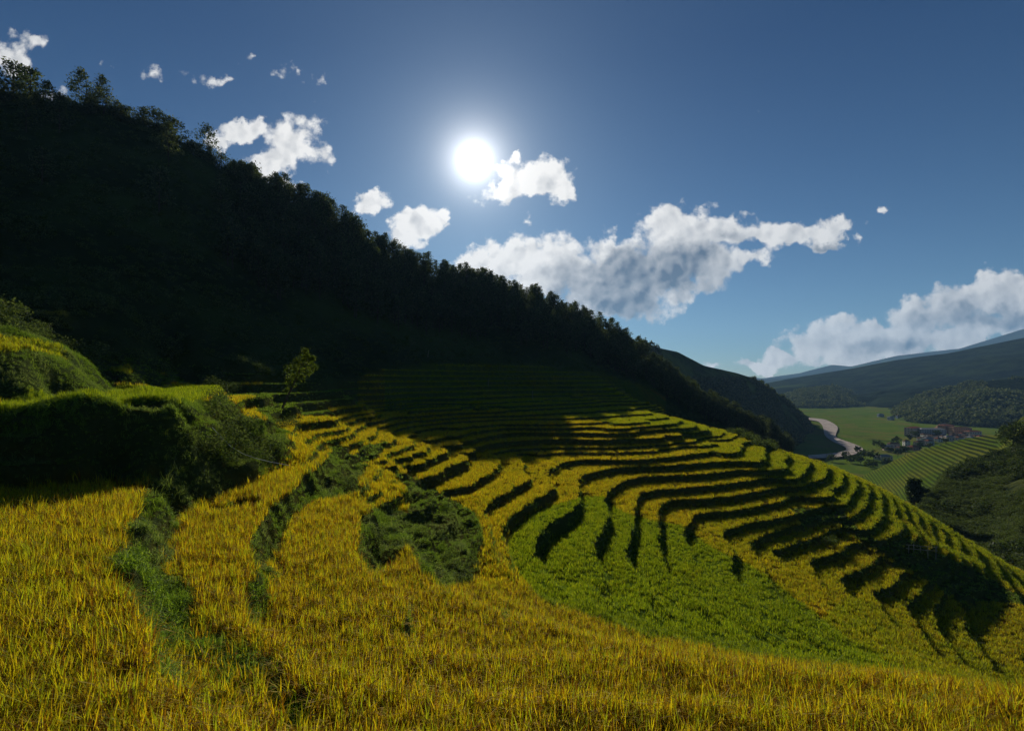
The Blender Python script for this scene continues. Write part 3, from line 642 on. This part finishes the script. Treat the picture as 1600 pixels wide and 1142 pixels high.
ridge('blue_mountains', 'hazy blue mountains on the horizon under the cloud', [(900,600,9000),(1060,598,9000),(1110,592,9000),(1150,586,9000),(1190,591,9000),(1250,582,8500),(1300,569,8300),(1330,572,8300),(1400,556,8000),(1500,545,8000),(1600,514,8000),(1800,470,8000),(2200,450,8000)], 3000, .18, 2500, .3, 120, .0006, FAR_M, seed=20, full=.8)

# ---------------------------------------------------------------- pines and woods
def pine_mesh(seed, h=12.0, nclump=26, nq=26, spread=2.4, low=.38):
    """crown of layered needle clumps; returns crown and trunk meshes"""
    rg = np.random.default_rng(seed); v, f, r = [], [], []
    tv, tf = [], []
    def tube(p, q, r0, r1, k=6):
        i = len(tv); p = np.array(p, float); q = np.array(q, float); d = q-p; d /= np.linalg.norm(d); a = np.cross(d, (0.3,1,.2)); a /= np.linalg.norm(a); b = np.cross(d, a)
        for c_, rad in ((p, r0), (q, r1)):
            for j in range(k): t = 6.283*j/k; tv.append(c_+(a*math.cos(t)+b*math.sin(t))*rad)
        for j in range(k): tf.append((i+j, i+(j+1) % k, i+k+(j+1) % k, i+k+j))
    bend = rg.normal(0, .35, 2)
    pts = [np.array((bend[0]*math.sin(t*2.2), bend[1]*math.sin(t*2.5), h*t)) for t in np.linspace(0, .95, 7)]
    for k in range(6): tube(pts[k]-(0,0,.5 if k == 0 else 0), pts[k+1], .20*(1-k/7.), .20*(1-(k+1)/7.))
    for c in range(nclump):
        t = low+(1-low)*(c+rg.uniform(0,.8))/nclump; ang = c*2.4+rg.uniform(-.5,.5)
        rad = spread*(1-((t-low)/(1-low))**1.5)**.7*rg.uniform(.45, 1.1)*(.55+.45*min(1, (t-low)*6+.3))
        cc = np.array([math.cos(ang)*rad, math.sin(ang)*rad, h*t+rg.normal(0,.15)]); i0 = min(5, int(t*6)); base = pts[i0]+(pts[i0+1]-pts[i0])*.3
        tube(base, cc, .06, .02, 4)
        cs = rg.uniform(.55, .95)*spread/2.4
        for q in range(nq):
            d = rg.normal(size=3)*(1,1,.55); p = cc+d*cs*.62
            a = rg.normal(size=3)+(0,0,.6); a /= np.linalg.norm(a); b = np.cross(a, rg.normal(size=3)); b /= np.linalg.norm(b)+1e-9
            s = rg.uniform(.22,.46); i = len(v); v += [p-a*s*.8, p+b*s*.4, p+a*s, p-b*s*.4]; f.append((i,i+1,i+2,i+3)); r += [rg.uniform()]*4
    cm = src('pine_crown_%d' % seed, v, f, r, PINE_M)
    tm = bpy.data.meshes.new('pine_trunk_%d' % seed); tm.from_pydata([tuple(p) for p in tv], [], tf); tm.update(); tm.materials.append(BARK_M)
    return cm, tm
PINES = [pine_mesh(s, 12+s*.5, 30+2*s, 30, 2.9+.25*(s % 3), .22+.05*(s % 3)) for s in range(4)]
FLATPINE = pine_mesh(11, 10, 26, 40, 4.0, .42)
def add_tree(crown, trunk, loc, s, rz, name, label, cat, group=None, sxy=1.0):
    e = empty(name, loc, label, cat, group); e.rotation_euler.z = rz; e.scale = (s*sxy, s*sxy, s)
    for nm, me in (('crown', crown), ('trunk', trunk)):
        o = bpy.data.objects.new(nm, me); C.objects.link(o); o.parent = e
    return e
# forest positions on the hill: a pine wood on the right two thirds, sparser to the left
def wood_zone(U, V): # inside the pine forest
    low = np.interp(U, [330,400,520,700,850,960,1010,1100,1300], [405,455,500,530,545,580,620,655,740])
    return (V < low)
u, y = sample(1.0, 95, 330, lambda y: .048+0*y, -150, 1330)
z, t, g, h = terrain(u, y); v = VH-z/y*F
pw = np.clip((u-330)/60, 0, 1)
keep = (h > .6) & wood_zone(u, v) & ((y > 245) | (u < 960)) & (RNG.uniform(size=len(u)) < .04+.96*pw)
u, y, z = u[keep], y[keep], z[keep]
# drop those well behind the ridge
hz = np.array([np.max(-terrain(np.full(60, a), np.linspace(90, b*.98, 60))[0]/np.linspace(90, b*.98, 60)*-1) for a, b in zip(u, y)])
vis = (z+13)/y > hz
u, y, z = u[vis], y[vis], z[vis]; print('pines', len(u), time.time()-T0)
order = np.argsort(y); ni = 285
for q, i in enumerate(order[:ni]):
    cm, tm = PINES[int(RNG.integers(4))]
    far = u[i] > 900
    add_tree(cm, tm, (place(u[i], y[i]), y[i], z[i]-.3), RNG.uniform(.72, 1.2), RNG.uniform(0, 6.28), 'pine_tree', 'dark pine of the dense wood covering the hillside above the terraces', 'pine tree', 'pines of the hillside wood', RNG.uniform(.95,1.35))
rest = order[ni:]
def joined_src(cname, pairs):
    c = bpy.data.collections.new(cname)
    for k, (cm, tm) in enumerate(pairs):
        nv = len(cm.vertices); v = [tuple(p.co) for p in cm.vertices]+[tuple(p.co) for p in tm.vertices]; f = [tuple(p.vertices) for p in cm.polygons]
        ft = [tuple(i+nv for i in p.vertices) for p in tm.polygons]
        me = bpy.data.meshes.new('far_pine_%d' % k); me.from_pydata(v, [], f+ft); me.materials.append(PINE_M); me.materials.append(BARK_M)
        me.polygons.foreach_set('material_index', [0]*len(f)+[1]*len(ft)); rr_ = np.zeros(len(v)); cm_r = np.zeros(nv); cm.attributes['rnd'].data.foreach_get('value', cm_r); rr_[:nv] = cm_r; attr(me, 'rnd', rr_)
        c.objects.link(bpy.data.objects.new(me.name, me))
    return c
PSRC = joined_src('pine_src', PINES)
k = len(rest)
scatter('pine_wood', PSRC, np.stack([place(u[rest], y[rest]), y[rest], z[rest]-.3], 1), np.stack([np.zeros(k), np.zeros(k), RNG.uniform(0,6.28,k)], 1), RNG.uniform(.7,1.1,k), np.zeros(k), 'farther pines of the wood along the ridge')
# pines standing out on the skyline
def skyline(u, y0=150, y1=330):
    ys = np.linspace(y0, y1, 300); z = terrain(np.full(300, float(u)), ys)[0]; i = np.argmax(z/ys); return ys[i], z[i]
SKY = [(20,1.25,'spreading pine on the ridge at the far left edge'),(48,1.2,'second tall pine from the left on the ridge'),(75,.8,'small pine beside the two tall ridge pines at left'),(115,.45,'short bushy pine on the left ridge'),(155,.75,'dense round pine on the left ridge, before the two flat topped ones'),
       (198,.80,'narrow flat topped pine standing alone on the left ridge'),(245,.95,'broad flat topped pine, left of a close pair on the ridge'),(268,.95,'broad flat topped pine, right of a close pair on the ridge'),(312,.6,'thin pine breaking the ridge line above the dark slope'),(327,.6,'small pine just right of the thin one on the ridge')]
for su, s, lab in SKY:
    d_, z_ = skyline(su, 140, 240); m = FLATPINE if su in (198,245,268) else PINES[su % 4]
    add_tree(m[0], m[1], (place(su, d_), d_, z_-2.5), s*1.1, su, 'pine_tree', lab, 'pine tree', sxy=1.35)
for su, s, lab in [(617,1.15,'thin crowned pine rising above the ridge forest, left of the sunlit cloud'),(640,1.0,'rounded pine rising beside the thin crowned one on the ridge'),(730,1.15,'open crowned pine at the left of the tall ridge group'),(757,1.35,'tallest open crowned pine of the ridge group'),(785,1.2,'broad brownish pine at the right of the tall ridge group')]:
    d_, z_ = skyline(su, 200, 300); m = FLATPINE
    add_tree(m[0], m[1], (place(su, d_), d_, z_), s, su, 'pine_tree', lab, 'pine tree')
for i, su in enumerate((-60,-40,-20,-5,8,33,60,88,100,130,142,172,185,215,225,290,300,340,352)):
    d_, z_ = skyline(su, 140, 240); m = PINES[i % 4] if i % 3 else FLATPINE
    add_tree(m[0], m[1], (place(su, d_), d_+i % 2*3, z_-5.5+1.2*math.sin(i*2.3)), .95, i*1.3, 'pine_tree', 'dark tree half sunk behind the crest of the left ridge, between the tall pines', 'pine tree', 'lower trees along the left ridge', 1.35)
# shrubs and undergrowth over the lower hill
SHR = link_src('shrub_src', [leafball('shrub_%s' % 'abcd'[i], 260, 1.3, 1.3, .85, .13, UND_M, 300+i, shell=.45) for i in range(4)])
u, y = sample(1.0, 52, 320, lambda y: .22*np.minimum(1, 110/y), -330, 1330)
z, t, g, h = terrain(u, y); keep = (h > .35); u, y, z = u[keep], y[keep], z[keep]; k = len(u); print('undergrowth', k)
scatter('hill_undergrowth', SHR, np.stack([place(u,y), y, z-.5], 1), np.stack([RNG.normal(0,.2,k), RNG.normal(0,.2,k), RNG.uniform(0,6.28,k)], 1), RNG.uniform(.5,1.3,k)*(1+vnoise(place(u,y)*.08, y*.08, 55, 2)*.5), np.zeros(k), 'tangled shrubs and bracken over the shaded hillside')
RB = link_src('ridge_shrub_src', [leafball('ridge_shrub_%s' % 'abc'[i], 260, 2.0, 2.0, 1.8, .26, PINE_M, 700+i, shell=.4) for i in range(3)])
us_ = RNG.uniform(-150, 900, 420); sk = np.array([skyline(a, 140, 320) for a in us_])
scatter('ridge_shrubs', RB, np.stack([place(us_, sk[:,0]), sk[:,0], sk[:,1]-.6], 1), np.stack([np.zeros(420), np.zeros(420), RNG.uniform(0,6.28,420)], 1), RNG.uniform(.5, 1.5, 420), np.zeros(420), 'dark shrubs along the crest of the ridge')
BUSH = [leafball('bush_leaves_%s' % 'abc'[i], 700, 1.0, 1.0, .95, .075, UND_M, 400+i, shell=.35) for i in range(3)]
def bush(uv, d, s, label, group=None, asp=1.0, dz=-.3, name='bush', ground=True):
    loc = at(uv, d, dz); e = bpy.data.objects.new(name, BUSH[int(uv+d) % 3]); C.objects.link(e); e.location = loc; e.scale = (s*asp, s*asp, s); e.rotation_euler.z = uv*.1+d
    return tag(e, label, 'bush', group)
# the big overgrown bank below the green field
bb = [(345,43,1.3),(362,42.5,1.2),(380,42,1.3),(398,42.5,1.1),(415,43,1.1),(432,44,.9),(352,38,1.1),(372,38.5,1.2),(392,39,1.0),(410,40,.9),(335,35,1.0),(360,35.5,.9),(340,47,1.2),(362,49,1.0),(300,33,.7),(322,34,.8)]
for i, (a, d_, s) in enumerate(bb): bush(a, d_, s, 'leafy bush in the thicket covering the bank below the green paddy', 'bushes of the bank thicket', 1.1)
for a, d_, s, lab in [(540,47,.9,'dark round bush on the bank between the golden fields, left of the stepped plots'),(588,33,.8,'dark bush in the hollow left of the long grassy bank'),(728,37,.8,'small bush mound at the foot of the long grassy bank'),(700,41,.7,'low bush halfway down the long grassy bank'),
                       (437,60,1.0,'clipped looking bush below the leaning tree'),(455,62,1.1,'larger bush just right of the foot of the leaning tree'),(1300,84,1.3,'weedy bush at the end of the lit terrace above the shaded steps')]:
    bush(a, d_, s, lab)
rows = [(15,74),(50,76),(90,80),(125,84),(160,88),(200,92),(235,95),(262,92),(290,93),(318,92),(340,91),(60,66),(100,68),(140,72),(180,77),(215,80),(250,83),(345,84),(360,86),(10,63),(300,86),(330,84)]
for i, (a, d_) in enumerate(rows): bush(a, d_, 1.5+.5*math.sin(i*2.1), 'grey green bush in the hedge-like rows climbing the slope behind the left paddies', 'bushes in rows behind the left paddies', 1.3)
# the lone tree leaning over the terrace corner
def limb(v, f, p, q, r0, r1, k=7):
    i = len(v); p = np.array(p, float); q = np.array(q, float); d = q-p; d /= np.linalg.norm(d); a = np.cross(d, (.2,1,.1)); a /= np.linalg.norm(a); b = np.cross(d, a)
    for c_, rad in ((p, r0), (q, r1)):
        for j in range(k): t = 6.283*j/k; v.append(tuple(c_+(a*math.cos(t)+b*math.sin(t))*rad))
    for j in range(k): f.append((i+j, i+(j+1) % k, i+k+(j+1) % k, i+k+j))
LIT_M, n = mat('young_tree_leaves'); rr = A(n, 'rnd')
out(n, leaf_shader(n, ramp4(n, rr, [(0,(.04,.065,.012)),(.6,(.09,.13,.02)),(1,(.17,.20,.04))]), .5, (1.2,1.2,.5)))
def broadleaf(nm, loc, pts, limbs, clumps, leaf, nleaf, m, label, seed, r0=.12, cat='tree', group=None):
    e = empty(nm, loc, label, cat, group); v, f = [], []
    for k in range(len(pts)-1): limb(v, f, pts[k], pts[k+1], r0*(1-k/len(pts)), r0*(1-(k+1)/len(pts)))
    for a, b in limbs: limb(v, f, a, b, r0*.45, r0*.12, 5)
    mesh_obj('trunk', v, f, BARK_M, e)
    rg = np.random.default_rng(seed); v, f, r = [], [], []
    for (c, rad) in clumps:
        for q in range(nleaf):
            p = np.array(c)+rg.normal(size=3)*rad*.5; a = rg.normal(size=3); a /= np.linalg.norm(a); b = np.cross(a, rg.normal(size=3)); b /= np.linalg.norm(b)+1e-9
            s = leaf*rg.uniform(.6,1.3); i = len(v); v += [p-a*s, p+b*s*.5, p+a*s, p-b*s*.5]; f.append((i,i+1,i+2,i+3)); r += [rg.uniform()]*4
    cr = mesh_obj('crown', v, f, m, e); attr(cr.data, 'rnd', r); return e
TB = px(441, 628, 58); TB.z -= .4
cl_ = [((.9,.1,3.0),.55),((1.5,0,3.5),.55),((2.1,-.1,4.2),.6),((2.7,.1,4.9),.55),((3.1,0,5.3),.4),((1.3,.2,4.5),.5),((2.0,.2,5.2),.5),((2.6,0,6.2),.35),((3.4,.1,4.4),.45),((2.9,.1,3.8),.4),((.7,-.1,4.0),.4),((1.0,0,2.3),.35),((2.2,.1,3.2),.4),((.5,0,1.7),.3),((3.5,0,5.3),.3),((1.6,.1,5.0),.4),((2.7,.1,5.6),.35)]
broadleaf('leaning_tree', TB, [(0,0,-.3),(.5,0,.9),(1.1,0,2.0),(1.6,.05,3.2),(2.1,0,4.4),(2.5,0,5.6)], [((.9,0,1.7),c if c[0] < 1.2 else (1.0,0,3.0)) for c, _ in cl_[:3]]+[((1.4,0,2.8),(2.9,.1,3.8)),((1.8,0,3.8),(3.3,.1,4.4)),((1.8,0,3.6),(1.3,.2,4.5)),((2.1,0,4.4),(3.1,0,5.3))], cl_, .12, 150, LIT_M, 'small leafy tree leaning right over the corner of the terraces', 5, .14)
# trees across the gully and round the village
DK = simple = PINE_M
def round_tree(nm, u_, v_, d_, hgt, wid, label, seed, m=LEAF_M, leaf=.35, n_=26, cat='tree', group=None):
    rg = np.random.default_rng(seed); cl = []
    for q in range(n_):
        d = rg.normal(size=3); d /= np.linalg.norm(d); q_ = rg.uniform(.3, 1)**.6; cl.append(((d[0]*wid*.42*q_, d[1]*wid*.42*q_, hgt*(.58+.36*d[2]*q_)), wid*.13))
    return broadleaf(nm, px(u_, v_, d_), [(0,0,-.6),(.1,0,hgt*.25),(0,.1,hgt*.5),(.1,0,hgt*.75)], [((0,0,hgt*.4), c) for c, _ in cl[:6]], cl, leaf, 46, m, label, seed, .25 if hgt > 6 else .1, cat, group)
round_tree('dark_tree', 1428, 797, 178, 12, 5.6, 'dark upright tree standing alone in the gully below the green terraces', 31, leaf=.45, n_=60)
round_tree('dark_tree', 1583, 706, 236, 15, 16, 'big dark spreading tree at the right edge of the photo', 32, leaf=.5, n_=44)
round_tree('dark_tree', 1440, 775, 200, 4, 5, 'small round tree just right of the dark upright tree', 33)
vt = [(1352,716),(1365,719),(1378,703),(1392,706),(1403,714),(1345,724),(1360,730),(1330,722),(1415,712),(1438,703),(1452,700),(1478,692),(1400,695),(1370,698),(1385,726),(1420,690),(1340,712),(1322,716),(1300,720),(1430,684),(1465,683)]
for i, (a, b) in enumerate(vt):
    d_ = -(VZ+0)*F/(b-VH); round_tree('village_tree', a, b, d_, 9+3*math.sin(i*1.7), 11+3*math.cos(i), 'leafy dark tree among the village gardens on the valley floor', 40+i, leaf=.8, n_=12, group='trees round the village')
# undergrowth on the opposite slopes, woods on the farther hills
def cover(hname, coll, n_, smin, smax, nm, lab, cond=None, up=0):
    us, D, zz = HILLS[hname]; a = RNG.uniform(0, len(us)-1.01, n_); b = RNG.uniform(0, D.shape[0]*.82, n_); i = a.astype(int); j = b.astype(int); fu = a-i; fv = b-j
    L = lambda M: M[j,i]*(1-fu)*(1-fv)+M[j,i+1]*fu*(1-fv)+M[j+1,i]*(1-fu)*fv+M[j+1,i+1]*fu*fv
    d = L(D); z = L(zz); uu_ = us[i]*(1-fu)+us[i+1]*fu; k_ = z > VZ-2
    if cond is not None: k_ &= cond(uu_, VH-z/d*F, d)
    d, z, uu_ = d[k_], z[k_], uu_[k_]; k = len(d)
    scatter(nm, coll, np.stack([place(uu_, d), d, z-up], 1), np.stack([np.zeros(k), np.zeros(k), RNG.uniform(0,6.28,k)], 1), RNG.uniform(smin, smax, k), np.zeros(k), lab)
FT = link_src('far_tree_src', [leafball('far_tree_%s' % 'abc'[i], 110, 3.2, 3.2, 4.2, 1.1, PINE_M, 500+i, shell=.5) for i in range(3)])
cover('scrub_hillside', SHR, 15000, .45, 1.5, 'gully_scrub', 'scrub and bracken on the slope across the gully', lambda u, v, d: vnoise(place(u,d)*.05, d*.05, 3, 3) > -.28, .4)
BBU = link_src('gully_bush_src', [leafball('gully_bush_%s' % 'abc'[i], 200, 2.0, 2.0, 1.7, .33, LEAF_M, 600+i, shell=.5) for i in range(3)])
cover('scrub_hillside', BBU, 2600, .5, 1.5, 'gully_bushes', 'clumps of dark bushes on the slope across the gully', lambda u, v, d: vnoise(place(u,d)*.045, d*.045, 13, 3) > .08+(v > 800)*.15, .5)
cover('terraced_hillside', SHR, 900, .8, 2.2, 'terrace_edge_scrub', 'scrub round the far green terraces', lambda u, v, d: (v > 775) | (u > 1560), .5)
cover('forested_hill', FT, 5200, .7, 1.4, 'river_hill_wood', 'wood on the hill above the river', lambda u, v, d: (vnoise(place(u,d)*.02, d*.02, 8, 2) > -.2) & ((v > 592) | (u < 1030)), 2)
cover('wooded_knoll', FT, 1800, 1.2, 2.2, 'knoll_wood', 'wood on the rounded knoll', None, 3)
cover('shaded_hill', FT, 6000, 1.0, 2.0, 'shaded_hill_wood', 'wood on the dark hill right of the valley', lambda u, v, d: vnoise(place(u,d)*.01, d*.01, 8, 2) > -.3, 3)

# ---------------------------------------------------------------- village
def flat(name, c, rough=.8):
    m, n = mat(name); tc = n.n.new('ShaderNodeTexCoord').outputs['Object']; d = n.n.new('ShaderNodeBsdfDiffuse')
    n.put(n.mix(n.noise(tc, 1.5, 4), tuple(x*.78 for x in c), c), d.inputs[0]); out(n, d.outputs[0]); return m
W_PINK = flat('pink_plaster', (.62,.47,.40)); W_GREY = flat('grey_plaster', (.42,.42,.43)); W_WHITE = flat('white_plaster', (.66,.64,.60)); W_OR = flat('orange_plaster', (.46,.27,.19))
R_RED = flat('red_tiles', (.24,.10,.07)); R_TIN = flat('tin_roof', (.27,.27,.28)); R_BR = flat('brown_tiles', (.16,.10,.07)); GLS = flat('window_glass', (.05,.06,.08)); EARTH = flat('bare_earth', (.34,.22,.14)); WOOD = flat('bamboo_wood', (.34,.29,.22))
def box_geo(x0,x1,y0,y1,z0,z1):
    return [(x0,y0,z0),(x1,y0,z0),(x1,y1,z0),(x0,y1,z0),(x0,y0,z1),(x1,y0,z1),(x1,y1,z1),(x0,y1,z1)], [(0,1,5,4),(1,2,6,5),(2,3,7,6),(3,0,4,7),(4,5,6,7),(3,2,1,0)]
WIN_ME = bpy.data.meshes.new('window'); WIN_ME.from_pydata(*(lambda g: (g[0], [], g[1]))(box_geo(-.6,.6,-.08,.08,-.7,.7))); WIN_ME.materials.append(GLS)
def house(u_, v_, w_, dp, h_, storeys, wall, roof, label, rz=0.0, cat='house', group=None, hip=1.8, wins=True, name='house', cols=None):
    d_ = -VZ*F/(v_-VH); e = empty(name, ((u_-800)/F*d_, d_, VZ-1.2), label, cat, group); e.rotation_euler.z = rz
    v, f = box_geo(-w_/2, w_/2, -dp/2, dp/2, -2, h_); mesh_obj('wall', v, f, wall, e)
    ov = .6; z0 = h_+.02
    v = [(-w_/2-ov,-dp/2-ov,z0),(w_/2+ov,-dp/2-ov,z0),(w_/2+ov,dp/2+ov,z0),(-w_/2-ov,dp/2+ov,z0),(-w_/2+dp*.3,0,z0+hip),(w_/2-dp*.3,0,z0+hip)]
    mesh_obj('roof', v, [(0,1,5,4),(2,3,4,5),(1,2,5),(3,0,4),(3,2,1,0)], roof, e)
    if wins:
        n_ = cols or max(2, int(w_/3.2))
        for s in range(storeys):
            for k in range(n_):
                o = bpy.data.objects.new('window', WIN_ME); C.objects.link(o); o.parent = e; o.location = (-w_/2+w_*(k+.5)/n_, -dp/2-.05, h_/storeys*(s+.55))
            for k in range(max(1, int(dp/4))):
                o = bpy.data.objects.new('window', WIN_ME); C.objects.link(o); o.parent = e; o.rotation_euler.z = math.pi/2; o.location = (-w_/2-.05, -dp/2+dp*(k+.5)/max(1, int(dp/4)), h_/storeys*(s+.55))
    return e
house(1426, 680, 24, 12, 13, 4, W_PINK, R_RED, 'pink four storey block with red roof at the left end of the town', .5, 'building', name='apartment_building')
house(1455, 681, 34, 12, 11.5, 4, W_GREY, R_TIN, 'long four storey wing of the pink block, its shaded front coloured grey', -.12, 'building', name='apartment_building')  # shade on this front is put into the wall colour as grey plaster
house(1478, 676, 18, 12, 13, 4, W_OR, R_RED, 'orange four storey block behind the grey one', .2, 'building', name='apartment_building')
house(1500, 678, 26, 12, 11, 3, W_OR, R_BR, 'orange three storey block at the right of the town', -.1, 'building', name='apartment_building')
house(1520, 681, 18, 10, 8, 2, W_PINK, R_RED, 'low pink building at the right end of the town', 0, 'building', name='apartment_building')
hs = [(1428,702,11,8,4.5,W_OR,R_RED,'orange walled house with bright red roof below the town'),(1380,716,15,9,3.5,W_WHITE,R_TIN,'low white house with long tin roof nearest the river'),(1408,703,10,7,4,W_WHITE,R_BR,'white house with brown roof left of the red roofed house')]
for a, b, w_, dp, h_, wm, rm, lab in hs: house(a, b, w_, dp, h_, 1, wm, rm, lab, .2, hip=2.2)
sm = [(1440,688),(1449,690),(1458,686),(1466,689),(1474,686),(1483,688),(1491,685),(1499,687),(1508,686),(1517,688),(1527,685),(1536,687),(1446,684),(1470,683),(1488,682),(1505,683),(1396,698),(1386,702),(1416,695),(1452,694),(1436,694),(1392,655),(1404,653),(1415,652),(1425,654),(1376,651)]
for i, (a, b) in enumerate(sm): house(a, b, 9+3*math.sin(i*1.3), 7, 4.5+2*math.sin(i*2.2)**2, 2 if i % 3 == 0 else 1, (W_WHITE, W_GREY, W_PINK)[i % 3], (R_BR, R_TIN, R_BR, R_RED)[i % 4], 'small village house in the crowded rows below and beyond the big blocks', .3*math.sin(i), group='small houses of the village')
# brown cutting behind the town
eu = [(1452,672),(1460,668),(1468,662),(1476,660),(1486,664),(1496,668),(1502,673)]
d_ = -VZ*F/(676-VH)+40; v = []
for a, b in eu: v += [((a-800)/F*d_, d_-10, VZ-1), ((a-800)/F*(d_+8), d_+8, (VH-b)/F*(d_+8)), ((a-800)/F*(d_+40), d_+40, VZ-1)]
o = mesh_obj('earth_cutting', v, [(3*k+j, 3*k+3+j, 3*k+4+j, 3*k+1+j) for k in range(len(eu)-1) for j in (0,1)], EARTH); tag(o, 'bare brown earth bank behind the town', kind='structure')

# ---------------------------------------------------------------- small things on the terraces
def rod(name, pts, r, m, parent=None, k=6):
    v, f = [], []
    for a, b in zip(pts[:-1], pts[1:]): limb(v, f, a, b, r, r, k)
    return mesh_obj(name, v, f, m, parent)
PIPE = flat('white_pipe', (.62,.62,.60))
pp = [px(332,668,36.5), px(345,682,36.3), px(360,697,36), px(380,709,36), px(400,716,36.5), px(425,722,37.5), px(452,727,38.5)]
o = rod('water_pipe', pp, .02, PIPE); tag(o, 'thin white water pipe sagging across the bushy bank', 'pipe')
fr = empty('bamboo_fence', px(1440, 868, 86), 'rough bamboo rail fence on the bank below the lit terraces', 'fence')
b0 = fr.location
for k in range(5):
    a = Vector((-2.2+k*1.1, .3*math.sin(k), 0)); rod('post', [a-Vector((0,0,.8)), a+Vector((.05*(-1)**k, 0, 1.7+.2*math.sin(k*2)))], .06, WOOD, fr)
for zz_ in (.9, 1.5): rod('rail', [Vector((-2.6,0,zz_+.35)), Vector((0,.1,zz_+.1)), Vector((2.7,0,zz_-.1))], .05, WOOD, fr)
for a, d_, lab in [(668,190,'thin pale stick leaning in the highest shaded terrace at left'),(763,188,'thin upright stick in the shaded upper terraces, nearest the wood'),(832,175,'thin upright stick at the right of the shaded upper terraces')]:
    p = at(a, d_); o = rod('bamboo_pole', [p, p+Vector((.5 if a == 668 else .05, 0, 3.0))], .10, WOOD); tag(o, lab, 'pole')

# ---------------------------------------------------------------- air
HZ, n = mat('haze')
pv = n.n.new('ShaderNodeVolumePrincipled'); pv.inputs['Color'].default_value = (.34,.62,1,1); pv.inputs['Density'].default_value = HAZE = 5e-5; pv.inputs['Anisotropy'].default_value = .2
out(n, None, pv.outputs[0])
v, f = box_geo(-15000, 25000, -900, 13500, -110, 1300)
o = mesh_obj('haze', v, f, HZ); tag(o, 'thin blue haze in the air of the valley', kind='stuff')
print('done', time.time()-T0)
